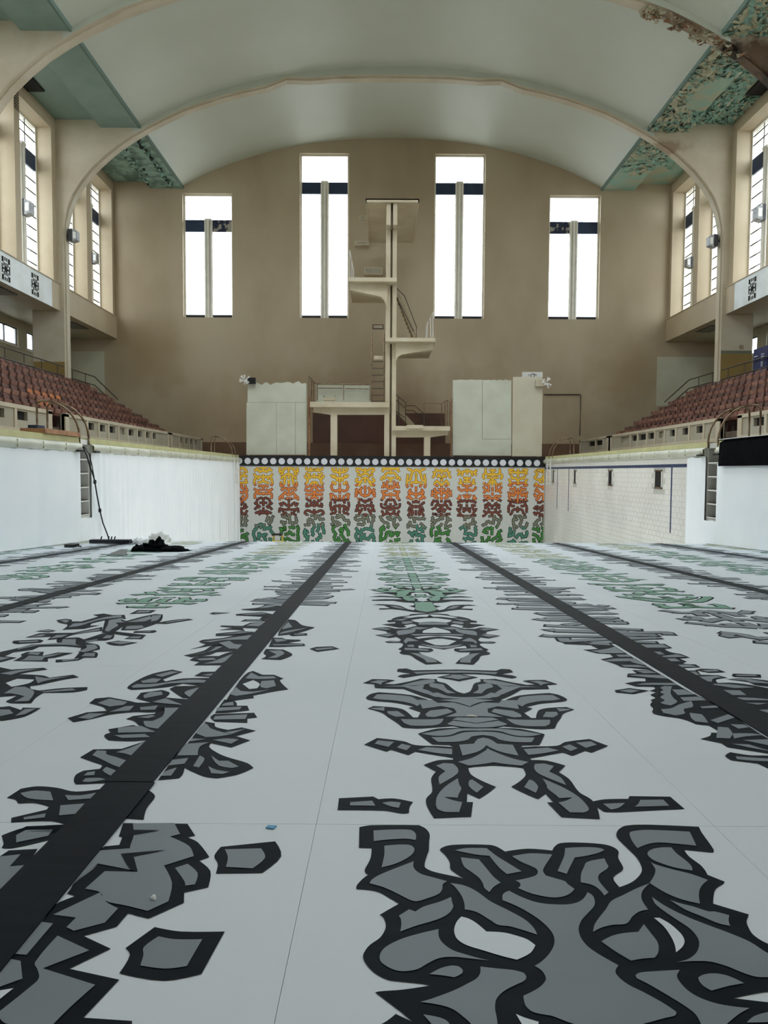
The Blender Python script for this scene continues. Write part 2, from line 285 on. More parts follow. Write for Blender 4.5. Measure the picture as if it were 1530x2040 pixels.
# each figure: (mirror axis or None, [(crop, kind, points)]) ; kind b = black, g = grey, w = bare sheet, t = green
ART = [
 (None, """
Ab 128,102 215,88 550,88 595,110 625,150 622,210 620,268 608,300 590,380 620,405 680,425 860,465 890,482 790,415 772,395 768,350 735,300 700,265 710,250 760,232 860,225 1050,228 1100,240 1160,275 1320,255 1495,268 1512,240 B60,215 B200,212 B350,222 B420,238 B468,270 B468,320 B500,380 B498,408 B440,450 B438,480 B478,528 B560,495 B610,455 B635,415 B632,380 B600,320 B520,240 B462,180 B455,150 B475,115 B530,90 B700,85 B1040,100 B1060,140 B1145,262 B1140,282 B935,262 B970,310 B1050,370 B1085,410 B1100,440 B1220,488 B1218,500 B1160,540 B1145,580 B1140,645 B1395,722 B1378,770 B1390,810 B1430,870 B1530,930 B1900,1080 B1900,1270 B1530,1270 B1400,1290 B1278,1315 B1400,1330 B1530,1345 B1900,1380 B1900,1700 A-200,1700 A295,1494 A385,1428 A505,1484 A430,1420 A240,1275 A270,1268 A440,1255 A640,1225 A560,1212 A400,1195 A330,1185 A240,1140 A180,1080 A155,1030 A160,995 A200,940 A270,890 A300,850 A315,810 A310,770 A295,740 A272,725 A330,690 A410,645 A340,605 A270,565 A200,548 A105,540 A110,515 A150,470 A190,440 A170,425 A168,400 A195,350 A210,310 A215,250 A125,248
Ag 228,130 330,124 480,124 515,138 530,165 525,198 460,188 320,195 230,206
Ag 305,238 400,230 480,232 508,245 518,268 500,300 450,335 370,370 285,392 295,350 305,300
Ag 513,348 510,385 530,415 570,440 640,460 750,490 720,510 715,545 690,580 600,615 540,632 500,628 430,595 350,555 290,530 200,505 215,480 260,450 340,415 430,380
Ag 408,735 480,690 525,706 580,672 700,635 778,602 785,640 793,670 770,710 720,745 640,775 520,810 418,848 425,800 422,760
Ag 690,830 690,880 720,930 790,980 880,1010 990,1040 1050,1053 900,1038 800,1028 700,1035 620,1070 540,1115 440,1130 370,1118 300,1080 275,1050 275,1010 300,970 350,935 440,895 560,860
Ag 625,1150 700,1110 780,1090 830,1095 858,1118 855,1145 800,1173 720,1160
Ag 770,503 850,515 920,540 985,580 1060,635 1180,695 1290,755 1345,800 1375,840 1387,870 1280,835 1190,810 1110,800 1060,770 980,720 930,700 875,690 872,650 850,590 800,525
Aw 850,742 900,755 960,790 1028,848 1150,855 1250,880 1320,905 1375,945 1340,1000 1245,1048 1150,1025 1000,980 890,945 825,905 802,860 802,820 820,775
Ag 805,270 880,255 1030,255 1100,310 1180,360 1278,420 1175,440 1120,395 1050,310 950,300
Ag 848,320 975,335 1030,400 1080,460 1130,500 1080,530 1050,568 1015,540 1005,510 980,470 930,430 870,385
Ag 1210,312 1340,292 1495,300 1470,340 1435,395 1430,420 1450,450 1512,468 B90,490 B110,510 B158,545 B130,575 B80,598 B18,606 A1450,600 A1340,575 A1252,538 A1270,520 A1262,500 A1235,485 A1310,470 A1375,450 A1392,430 A1385,405 A1350,385 A1270,350
Ag 1160,570 1190,558 1250,590 1350,630 1430,648 1512,655 B110,655 B180,640 B225,610 B250,568 B285,590 B302,630 B295,670 B250,720 B210,765 B188,820 B195,870 B215,910 B260,960 B340,1015 B470,1088 B448,1130 B470,1170 B540,1225 B640,1275 B760,1340 B840,1390 B880,1420 B870,1445 B800,1462 B660,1500 B400,1560 B140,1500 B0,1448 A1450,1440 A1360,1420 A1310,1380 A1295,1340 A1290,1305 A1380,1260 A1430,1220 A1450,1180 A1420,1125 A1370,1092 A1420,1060 A1470,1010 A1505,950 A1510,900 A1490,850 A1430,785 A1340,720 A1240,665 A1143,625 A1143,590
Ag 985,1097 1100,1110 1220,1122 1290,1140 1310,1165 1300,1195 1240,1225 1170,1260 1120,1300 1095,1340 1090,1400 1100,1450 1115,1560 960,1560 910,1494 860,1450 790,1400 700,1370 560,1348 640,1325 800,1265 900,1215 960,1180 985,1140
Ag 580,1437 700,1460 760,1494 780,1560 680,1560 630,1494
Aw 1237,1433 1300,1460 1400,1490 1380,1560 1300,1540 1262,1475
Bw 720,750 760,750 830,790 890,840 925,880 938,920 920,960 878,995 868,940 840,880 790,810
Bg 92,255 150,250 260,248 340,255 370,268 330,288 250,308 160,322 130,380 103,438 38,418 60,370 85,310
Bg 370,328 385,360 398,385 385,405 340,435 325,465 340,500 400,570 370,592 330,545 280,515 203,498 205,440 225,390 250,352
Bg 548,150 570,135 680,125 975,138 1000,190 1022,238 900,225 760,215 680,225 605,255 570,210
Bg 675,293 710,262 780,250 845,250 880,290 950,345 985,380 995,414 880,395 780,365 710,335
Bg 700,355 730,370 850,405 990,440 1105,482 1070,510 1045,550 1040,600 1048,650 920,620 800,570 690,502 720,455 732,410 720,385
Bg 290,850 300,800 340,740 380,690 420,630 500,590 600,540 690,505 640,560 635,620 680,692 620,705 570,740 525,792 430,800 350,820
Bg 348,918 420,880 500,860 610,850 650,795 700,860 745,920 755,970 745,1010 725,1035 640,1040 560,1055 450,990
Bg 833,622 900,645 1000,670 1110,705 1150,705 1255,732 1250,770 1262,808 1180,790 1060,740 940,690
Bg 708,602 800,665 950,740 1100,800 1260,860 1400,920 1530,1002 1750,1100 1750,1180 1560,1172 1450,1170 1350,1140 1240,1095 1120,1062 1000,1058 880,1065 960,1045 1020,1000 1042,940 1030,890 980,830 900,775 790,700 730,650
Bg 1035,1175 1070,1155 1140,1145 1220,1155 1290,1180 1360,1215 1250,1235 1130,1268 1080,1240 1045,1205
Bg 590,1160 620,1140 730,1130 905,1120 885,1160 900,1200 960,1265 1040,1315 1150,1355 1280,1380 1400,1392 1330,1430 1250,1494 1180,1560 1070,1560 1050,1494 1010,1430 930,1370 800,1290 680,1220 600,1180
Bg 1380,1494 1430,1450 1530,1420 1750,1380 1750,1480 1470,1494"""),
 (0.025, """
Cb 345,48 350,34 395,32 430,42 620,38 660,38 668,62 520,62 440,72 380,82 348,75 365,66 420,60
Cg 430,52 620,46 664,47 664,57 560,56 450,62
Cb 555,78 640,58 690,58 690,100 655,100
Cg 585,78 640,66 688,66 688,92 655,92
Cb 692,165 665,155 640,140 600,110 560,100 555,88 470,85 410,100 330,115 280,112 335,95 300,90 215,88 165,110 225,115 230,135 300,138 380,140 470,175 535,195 520,200 420,172 250,157 210,165 183,185 190,195 230,203 330,212 400,225 432,232 405,240 455,258 470,262 455,290 430,290 400,262 370,245 310,235 220,230 190,243 265,265 300,290 340,315 375,343 450,348 580,340 640,335 685,345 560,348 455,375 500,410 530,432 620,435 640,445 560,440 440,435 380,415 240,398 172,433 290,470 315,460 405,488 440,470 560,490 640,503 640,512 560,515 485,540 550,575 525,610 530,680 500,715 500,750 520,790 540,820 735,812 745,735 712,735 715,690 778,718 822,690 866,655 795,625 735,590 720,555 750,550 830,542 858,542 815,430 768,330 727,240 694,165
Cg 370,122 470,97 535,90 545,102 520,112 430,128
Cg 200,106 250,95 300,98 268,108 262,120 240,112
Cg 268,128 400,122 490,120 480,140 510,150 540,165 500,168 450,152 380,130
Cg 530,110 590,118 610,145 655,163 610,165 560,140 525,132 515,118
Cg 500,165 560,160 620,180 694,185 696,192 590,190 570,185 540,182
Cg 218,190 240,170 300,170 410,180 440,192 470,215 450,232 420,218 340,203 260,197
Cg 455,198 535,200 560,215 640,212 720,240 740,250 755,285 600,288 660,265 645,245 580,232 480,245 470,225
Cg 570,200 690,190 706,197 722,235 660,212
Cg 495,275 520,255 610,245 640,262 600,275 545,290 505,288
Cg 205,242 280,238 278,256 230,250
Cg 295,258 350,258 390,285 340,288 300,272
Cg 365,300 500,302 590,298 570,325 520,335 420,335 385,322
Cg 635,302 660,292 754,292 765,322 700,312
Cg 610,325 640,308 763,325 772,345 700,342 620,330
Cg 475,377 560,362 680,350 776,350 782,362 690,362 620,385 540,388
Cg 525,395 620,392 700,370 784,367 792,385 740,392 715,410 650,420 560,420
Cg 228,430 245,412 330,420 300,447
Cg 345,450 370,430 420,442 395,465
Cg 455,462 500,448 635,457 635,487 560,480
Cg 672,435 750,430 770,405 800,398 808,432 775,470 690,492
Cg 665,525 740,505 800,455 822,450 850,527 790,538 720,545
Cg 550,545 590,532 640,535 665,560 660,590 570,645 565,605 600,575
Cg 665,612 672,645 683,665 668,700 665,715 590,710 640,728 688,738 672,790 600,790 560,775 550,740 560,700 600,655
Cg 725,625 740,618 800,658 765,688 725,655"""),
 (None, """
Cb 40,715 220,706 248,720 330,716 430,735 412,760 408,792 370,795 280,780 33,777
Cg 100,738 215,730 232,757 98,755
Cg 268,742 310,735 365,740 355,768 310,760"""),
 (None, """
Db 320,1085 420,1065 582,1062 592,1043 868,1047 965,1130 700,1142 500,1152 420,1150
Dg 412,1098 560,1092 520,1125 465,1138
Dg 665,1072 820,1070 862,1112 628,1118 650,1100"""),
 (0.01, """
Eb 718,680 640,682 560,688 545,700 450,712 390,730 385,740 335,750 355,765 420,762 415,775 345,780 290,788 345,795 420,810 465,818 530,812 500,795 570,780 610,785 625,800 590,805 520,825 420,825 360,812 270,815 190,828 330,852 335,865 400,870 330,875 225,888 360,915 430,905 470,930 460,945 360,943 315,950 350,962 460,960 490,970 480,1000 448,1022 480,1035 458,1055 490,1070 560,1080 620,1120 710,1168 870,1158 820,1130 770,1105 700,1085 650,1055 640,1048 740,1050 782,1035 760,1015 640,1010 640,985 740,1000 850,1025 880,1025
Ew 490,718 640,696 718,692 722,714 640,715 560,725
Ew 570,745 700,728 732,728 752,762 640,768 600,760
Ew 790,815 805,870 680,868 685,848 755,825
Ew 600,912 700,900 818,900 820,903 700,915 640,925
Ew 690,945 800,925 828,925 855,988 800,985 730,960
Eg 450,845 560,835 610,830 600,860 530,880 450,890 430,860
Eg 215,828 300,820 380,830 340,840
Eg 250,890 340,880 410,885 350,903
Eg 545,828 620,812 740,820 650,835
Eg 400,745 480,735 560,725 480,752
Eg 640,770 770,768 780,790 640,790
Eg 490,760 570,755 590,768 520,785 480,775
Eg 560,882 700,878 812,882 812,890 700,892 600,895
Eg 530,915 560,918 640,945 540,950 520,970 500,945
Eg 660,975 740,985 860,1000 872,1018 800,1012 680,985
Eg 510,1012 620,1015 740,1030 730,1042 620,1035 505,1030
Eg 530,985 590,980 600,1003 540,1000
Eg 560,1060 640,1065 720,1090 790,1120 820,1148 720,1152 690,1120 600,1075
Eg 330,952 440,948 470,952 400,958"""),
 (0.0, """
Eb 712,678 600,668 480,650 380,640 270,645 262,632 370,630 310,605 200,600 260,592 400,598 470,610 540,640 595,650 600,625 545,612 600,600 590,580 500,575 400,560 200,560 190,552 300,545 420,545 490,545 420,530 320,525 165,522 270,512 400,515 420,505 330,492 200,492 300,485 390,480 370,468 270,458 155,453 250,448 262,438 320,440 360,460 420,465 500,455 425,440 500,435 600,445 610,452 560,465 612,480 570,490 570,505 530,515 600,535 632,545 630,560 700,568
Et 600,575 702,572 712,670 640,655 605,640 610,610
Et 430,475 500,462 590,448 560,465 545,490 520,515 600,540 600,560 540,562 500,545 480,520 420,510 440,490
Eg 360,608 430,610 520,640 440,632"""),
 (None, """
Gb 835,70 1270,75 1322,155 1268,165 1340,200 1418,300 1348,325 1425,395 1410,505 1248,540 1245,610 1005,718 868,682 790,772 565,835 750,922 468,1058 808,1132 565,1390 895,1412 890,1500 -60,1500 -60,960 100,960 300,720 360,630 510,565 455,548 480,515 500,480 660,350 650,262 710,228 808,218 828,165 805,160
Gg 900,75 1180,72 1220,148 1150,165 1280,228 1312,298 1110,362 1165,480 1140,605 1000,670 860,635 710,600 680,543 575,520 710,400 930,405 905,300 880,245 905,160
Gg 640,262 880,245 905,300 820,285 890,392 660,348 500,475 560,350
Gg 680,543 715,605 800,652 710,750 500,805 450,780 515,715 360,695
Gk 900,122 1085,125 905,156
Gk 820,285 1130,258 905,302 932,405 885,392
Gg 1185,378 1270,350 1338,412 1320,490 1255,498 1250,470
Gg 270,742 360,755 180,968 100,962
Gg 390,838 605,938 290,1060 645,1172 480,1320 360,1440 60,1440 0,1400 0,1350 200,1190 262,1130 255,1070 238,1018
Gg 70,995 140,1010 152,1130 0,1185 0,1060
Gw 0,1210 92,1195 0,1268"""),
 (None, """
Gb 850,918 1048,775 1220,805 1522,805 1365,1092 1110,1138 808,1088 880,965
Gg 975,915 1075,842 1180,862 1370,862 1265,1045 1120,1062 950,1040 972,970"""),
 (None, """
Pb 427,1706 440,1688 548,1677 560,1707 522,1740 430,1741 434,1722
Pg 448,1694 520,1692 528,1711 503,1732 450,1729 454,1710"""),
 (None, """
Gb 10,155 170,100 445,80 350,180 85,240 10,238 25,210
Gg 110,155 175,120 358,118 325,160 110,205"""),
 (None, """
Gb -60,300 0,295 60,255 255,245 200,330 60,480 -60,560
Gg -60,340 0,300 140,285 65,368 178,358 20,512 -60,540"""),
 (None, """
Fb 35,713 110,665 195,652 300,660 400,680 540,665 345,855 270,835 58,842 60,818 245,775 258,760 180,740 95,743 80,722
Fg 108,690 180,677 265,683 280,728 150,718
Fg 340,700 420,702 510,687 480,718 360,727
Fg 318,755 445,745 395,800 310,808
Fg 125,818 240,797 235,818 125,830"""),
 (None, """
Fb 65,897 140,862 345,855 300,900
Fg 130,892 275,882 265,897"""),
 (None, """
Fb 700,690 785,675 815,705 770,770 755,828 640,820"""),
 (None, """
Fb 420,500 490,458 640,455 790,405 640,600 590,612 560,635 400,642 388,625 400,590 440,570 525,560 540,542
Fg 485,490 510,465 560,468 560,485 610,500 668,520 640,558 590,540 550,520
Fg 610,475 700,445 785,405 700,495 650,480
Fg 540,572 560,552 620,575 590,602
Fg 440,598 460,580 500,575 495,595
Fg 432,628 450,612 520,610 555,618 470,632"""),
 (None, """
Fb 548,390 555,378 580,370 568,352 700,330 830,362 800,405 700,415 570,410
Fg 620,345 740,335 820,368 620,372
Fg 600,385 760,378 790,395 640,400
Fb 662,298 700,282 815,270 825,238 985,232 840,358 750,345 705,310
Fg 720,292 800,278 815,285 780,295
Fg 865,240 968,240 845,352 770,340 755,310 800,310 855,285"""),
 (None, """
Fb 468,215 500,190 575,183 690,205 725,212 850,212 980,232 820,262 700,262 580,275 480,298 385,315 355,293 455,263 560,255 540,235
Fg 513,215 575,192 670,210 650,225 575,235
Fg 410,293 470,270 555,270 470,300
Fg 575,262 660,232 705,230 680,255
Fg 735,238 830,228 815,250 740,252
Fb 715,190 740,160 850,145 892,160 870,185 960,192 1020,195 985,230 870,222 800,212
Fg 755,175 790,157 850,155 855,172 760,190
Fg 800,210 870,190 960,225 870,218"""),
 (None, """
Fb 668,133 715,98 800,60 905,38 960,50 855,90 870,100 960,85 1120,82 1145,90 1100,118 1070,125 960,112 880,130 690,145
Fg 690,128 720,115 800,115 1000,92 1110,98 1090,108 900,112 800,130 700,135
Fg 740,100 800,85 850,88 820,108 750,110
Fg 815,68 900,48 940,52 850,78
Fb 890,140 920,125 1090,122 1030,190 960,188 925,165
Fg 985,150 1060,130 1040,160 1000,185 970,165
Fb 1020,72 1060,50 1160,48 1140,78
Fg 1060,68 1150,55 1135,75"""),
 (None, """
Fb 1300,55 1330,45 1380,65 1440,65 1490,85 1470,95 1515,142 1430,155 1330,175 1335,188 1240,200 1180,215 1200,180 1250,110 1260,95
Fg 1290,85 1320,55 1360,75 1440,75 1450,85 1400,88 1330,88
Fg 1375,100 1440,95 1450,125 1400,138 1370,130
Fg 1205,168 1240,132 1265,152 1330,155 1420,143 1330,165 1240,178
Fw 1275,115 1330,95 1365,115 1350,138 1310,142
Fb 1180,195 1235,205 1245,228 1300,228 1310,252 1200,265 1130,268 1150,235
Fg 1185,215 1225,208 1228,228 1165,230
Fg 1140,240 1270,235 1260,250 1135,258
Fb 1125,272 1335,265 1352,290 1300,295 1300,318 1130,312 1105,290
Fg 1130,285 1300,275 1290,300 1120,303"""),
 (None, """
Fb 1080,312 1130,320 1135,340 1200,355 1270,342 1345,360 1240,388 1315,410 1215,448 1110,425 1100,445 1150,480 1200,500 1300,530 1332,555 1250,590 1140,610 1070,600 970,555 960,590 940,610 830,620 880,550 930,480 1000,410 1030,370
Fg 1075,320 1090,330 1110,350 1180,372 1220,380 1140,392 1080,395 1030,375
Fg 1180,370 1290,352 1220,378
Fg 1005,402 1080,405 1000,418
Fg 1120,410 1190,402 1255,408 1215,430
Fg 975,430 1100,422 1050,445 1040,490 930,492
Fg 905,515 990,505 970,535 885,545
Fg 870,575 930,555 900,598 845,600
Fg 1050,492 1075,510 1045,555 1015,548
Fg 1110,492 1150,520 1200,520 1255,550 1220,558 1150,545
Fg 1095,548 1140,568 1205,578 1170,590 1110,585"""),
 (None, """
Fb -60,10 0,25 60,38 230,28 250,38 160,50 100,62 220,68 260,80 385,65 415,78 330,92 240,112 200,120 160,125 165,140 210,148 330,135 460,130 458,145 380,158 230,160 190,185 165,215 60,215 30,205 90,175 0,182 -60,190
Fg 40,52 100,42 210,35 110,52 60,68 0,60
Fg 185,75 240,85 370,75 240,98 200,112 190,95
Fg 20,165 80,130 130,130 180,155 150,205 75,208 130,180 60,165
Fg 215,155 380,138 400,148 240,158
Fw 30,110 90,88 180,92 150,112 60,130
Fb -60,235 0,235 50,230 110,250 120,238 215,240 130,285 10,308 -60,290
Fg 0,250 50,250 70,270 0,285
Fg 80,283 130,248 190,245 130,275"""),
 (None, """
Db 575,235 580,212 640,210 610,188 755,190 860,250 920,290 1050,360 1190,430 1310,505 1400,570 1500,635 1600,690 1700,790 1530,755 1255,712 1215,685 1072,655 1135,635 1145,612 1215,615 1130,565 1040,555 950,520 820,500 755,485 745,470 752,450 732,425 745,400 735,392 770,378 732,355 770,340 728,328 765,315 755,302 640,300 560,278 640,265 700,265 700,245
Dg 635,195 730,195 780,210 690,212
Dg 590,225 640,220 810,225 850,248 720,240
Dg 640,290 700,278 890,278 920,292
Dg 800,310 830,298 880,300 870,345 890,380 915,405 870,430 820,420 800,410 830,395 800,375 830,355 800,340 820,325
Dg 805,455 870,450 925,425 990,405 1010,400 1020,440 960,455 965,485 900,498 820,480
Dg 1000,480 1080,490 1100,510 1125,548 1040,540 1010,515
Dg 880,322 960,322 1040,355 920,360
Dg 935,375 1060,370 1110,395 960,400
Dg 1070,438 1180,430 1195,445 1085,450
Dg 1140,530 1260,490 1305,512 1190,550
Dg 1275,558 1370,560 1405,578 1330,588
Dg 1190,575 1260,580 1290,620 1270,655 1180,650
Dg 1290,620 1420,620 1500,632 1380,640 1300,655
Dg 1360,665 1530,660 1600,690 1600,715 1480,690
Dg 1285,690 1400,695 1530,735 1600,750 1400,715"""),
 (None, """
Db 1240,770 1275,745 1400,765 1530,768 1700,775 1700,940 1530,855 1460,822 1280,800
Dg 1310,775 1400,782 1650,800 1650,815 1420,805 1320,795"""),
 (None, """
Db 490,325 590,310 725,328 620,352 500,340
Dg 520,330 590,320 660,330 600,345"""),
 (None, """
Db 140,0 450,0 755,190 535,168 500,150 395,115 480,100 460,80 370,75 278,50 380,45 330,20 150,12
Dg 330,60 440,45 490,30 560,75 400,75
Dg 500,85 580,85 600,100 520,100
Dg 420,125 500,112 640,112 650,125 560,130 440,130
Dg 590,125 650,122 710,160 620,140
Dg 530,155 650,155 720,172 560,168
Dg 305,5 450,5 465,22 330,15"""),
 (None, """
Db 610,5 720,8 830,10 885,40 830,45 865,65 940,80 1003,105 930,110 980,130 950,145 1040,150 1072,170 960,175 930,185 880,160 800,115 720,60
Dg 630,15 820,15 860,38 690,38
Dg 710,62 800,65 830,82 750,88
Dg 780,97 910,82 980,100 850,103
Dg 800,115 900,110 940,130 840,130
Dg 880,155 1000,152 1050,168 920,172"""),
 (None, """
Db 1035,188 1080,178 1190,183 1245,203 1130,207
Dg 1075,190 1180,188 1200,198 1120,202"""),
 (None, """
Db 1285,225 1295,212 1480,218 1485,240 1300,235
Dg 1310,222 1440,222 1460,232 1320,230"""),
 (None, """
Db 950,192 1050,190 1075,220 1190,222 1255,240 1180,252 1190,275 1300,275 1420,290 1600,325 1600,540 1430,440 1300,370 1180,310 1090,260
Db 1250,250 1400,245 1600,270 1600,310 1440,290 1400,270
Dg 965,198 1040,200 1070,225 1000,220
Dg 1050,235 1180,228 1225,238 1160,248 1150,270 1070,260
Dg 1125,285 1260,285 1440,308 1300,312
Dg 1225,325 1340,328 1385,360 1290,360
Dg 1265,255 1400,250 1600,285 1420,275 1380,262
Dg 1310,375 1420,378 1600,395 1370,395
Dg 1375,410 1530,415 1460,425
Dg 1470,460 1600,455 1600,490 1530,480"""),
 (None, """
Hb 300,900 330,880 400,870 520,870 600,840 690,830 620,900 540,940 330,940 370,915 310,905
Hg 350,893 480,885 500,900 380,905
Hg 560,880 650,845 620,885 540,925 400,930 480,910
Hb 250,865 400,830 470,790 540,780 690,830 500,840 450,860 310,878
Hg 300,862 420,845 500,800 550,795 480,830"""),
 (None, """
Hb 290,820 370,800 420,780 370,760 400,745 560,730 690,700 800,690 700,820 560,800 470,790
Hg 390,762 560,740 690,720 770,710 740,745 560,750 460,765
Hg 520,770 600,755 640,780 720,785 690,815 600,815
Hb 495,710 500,698 680,680 800,685 690,712 500,718
Hg 530,707 680,688 780,692"""),
 (None, """
Hb 530,645 540,636 700,640 760,615 880,610 830,660 700,655 720,680 640,670 520,672 620,655
Hg 730,640 770,622 870,615 825,645
Hb 685,605 720,590 890,590 880,605
Hg 720,602 740,596 850,596 840,602
Hb 650,550 700,545 850,535 960,560 930,585 830,590 850,570 650,560
Hg 690,552 860,543 880,550 740,556
Hb 690,512 820,500 870,478 1000,485 960,525 810,525 700,518
Hg 830,505 880,485 960,487 900,500"""),
 (None, """
Hb 880,815 1010,820 1075,850 1070,870 990,900 840,893 880,870 860,850
Hg 900,830 990,828 1020,850 960,885 890,888 960,860
Hb 930,730 1000,730 1030,742 1140,745 1145,755 1040,770 1170,775 1180,792 1000,800 900,800
Hg 940,740 1000,740 1040,752 960,765
Hg 930,782 1160,780 1160,788 940,790"""),
 (None, """
Hb 1060,710 1080,695 1190,695 1195,712 1080,718
Hg 1090,708 1100,700 1175,701 1170,708"""),
 (None, """
Hb 1010,640 1050,590 1100,595 1160,635 1250,650 1240,658 1100,700 970,715 980,680
Hg 1020,640 1050,610 1080,650 1000,668
Hg 1000,690 1060,675 1200,655 1080,685 980,705"""),
 (None, """
Hb 1210,815 1260,800 1385,795 1440,815 1270,838
Hg 1250,815 1380,805 1400,812 1270,828"""),
 (None, """
Hb 445,545 480,535 610,540 480,553
Hg 480,543 580,540 490,548"""),
 (None, """
Kb 475,172 515,135 450,118 430,98 500,88 545,95 545,108 620,108 750,72 710,58 790,48 860,60 950,58 960,92 900,82 800,100 700,125 690,140 760,138 640,165
Kg 460,105 500,95 530,105 500,120
Kg 560,125 640,120 790,80 920,62 930,78 780,95 680,120 600,145 520,155
Kb 780,180 800,100 900,82 960,105 1090,70 1180,52 1240,55 1215,115 1040,175 920,175 935,150 880,185 1115,212 1080,243 945,242 990,222 870,205 780,195
Kg 830,100 930,82 925,105 960,118 1140,70 1160,85 1100,110 880,120 900,140 860,165 830,188 800,180 820,140
Kg 1160,65 1230,60 1200,100 1150,110
Kg 970,145 1080,140 1100,155 1040,168 950,168
Kg 960,238 1010,225 1080,225 1060,238
Kb 1215,115 1340,95 1440,88 1475,95 1270,128 1190,125
Kg 1260,118 1350,102 1440,95 1270,122
Kb 190,232 300,198 560,195 780,150 780,180 690,190 560,210 480,240 360,250 390,225 330,228
Kg 230,228 310,208 350,212 320,225
Kg 380,240 430,215 520,210 470,232
Kg 560,203 760,165 760,178 640,195
Kb 430,262 440,235 600,230 640,245 780,200 870,205 860,240 800,255 730,255 640,270 745,285 760,322 700,335 745,350 735,385 640,385 600,405 425,422 425,400 560,395 600,350 620,310 480,298 300,302 250,325 100,345 -60,420 -60,360 120,315 240,285 450,275
Kg 480,245 580,245 580,285 620,298 480,288 300,290 200,310 130,325 140,312 250,292 470,270
Kg 650,260 740,245 740,252 660,270
Kg 780,240 810,215 860,215 840,238
Kg 650,290 720,285 740,315 640,345 590,340 660,310
Kg 620,375 650,352 725,350 720,378
Kg 470,405 600,390 600,398 480,415
Kb 100,410 165,375 160,360 210,340 335,340 325,370 440,345 560,348 420,385 365,390 365,415
Kg 180,400 220,370 320,375 480,350 400,375 340,385 320,408 150,408
Kg 210,358 230,345 310,348 290,368
Kb -60,380 0,370 130,385 0,420 -60,430
Kg -60,390 0,380 80,388 0,408"""),
 (None, """
Kb 270,183 370,168 430,180 370,192
Kg 310,182 370,174 400,180 370,187"""),
 (None, """
Kb 95,262 110,255 300,245 330,255 310,270 130,282 100,275
Kg 140,262 290,255 290,265 150,272"""),
 (None, """
Kb 805,270 900,255 1050,270 930,295 850,290
Kg 840,270 920,262 1010,270 920,285"""),
 (None, """
Kb 1015,190 1030,182 1180,175 1195,185 1170,195 1020,196
Kg 1050,190 1150,182 1150,188 1060,192"""),
 (None, """
Kb 985,52 1050,20 1190,22 1150,45
Kg 1030,44 1060,28 1150,28 1130,40"""),
]
# ================================================================== THE HALL
def vz(x): return 18.47 - .0145 * x * x - 3.03e-5 * x ** 4
# --- end wall with its four windows
WINS = [(-12.15, -9.26, 8.2, 15.3, 13.87, 13.2), (-5.35, -2.5, 8.2, 17.6, 16.05, 15.4), (2.44, 5.39, 8.2, 17.6, 16.05, 15.4), (9.11, 12.09, 8.2, 15.3, 13.87, 13.2)]
mb = MB(); holed(mb, lambda u, d, z: (u, BACK + d, z), -19.6, 19.6, -0.2, 18.9, 0, .5, [w[:4] for w in WINS], 'cream_back')
wb = struct(mb, 'wall_back')
struct(MB().box(-11.1, 11.1, BACK - .02, BACK, 0, .95, 'dado'), 'dado_band', wb)
struct(MB().box(-4.6, 3.2, BACK - .04, BACK - .02, .95, 2.7, 'maroon'), 'dark_wall_band', wb)  # wall is darker brown beneath the tower platforms
for x0, x1, z0, z1 in ((-19.2, -16.8, 3.2, 6.2), (P(1308, 760, BACK).x, 19.2, 3.2, P(1308, 711, BACK).z)):
    struct(MB().box(x0, x1, BACK - .015, BACK, z0, z1, 'palepatch'), 'pale_paint_patch', wb)
mb = MB(); holed(mb, lambda u, d, z: (u, REAR - d, z), -19.6, 19.6, -0.2, 18.9, 0, .5, [], 'cream'); struct(mb, 'wall_front')

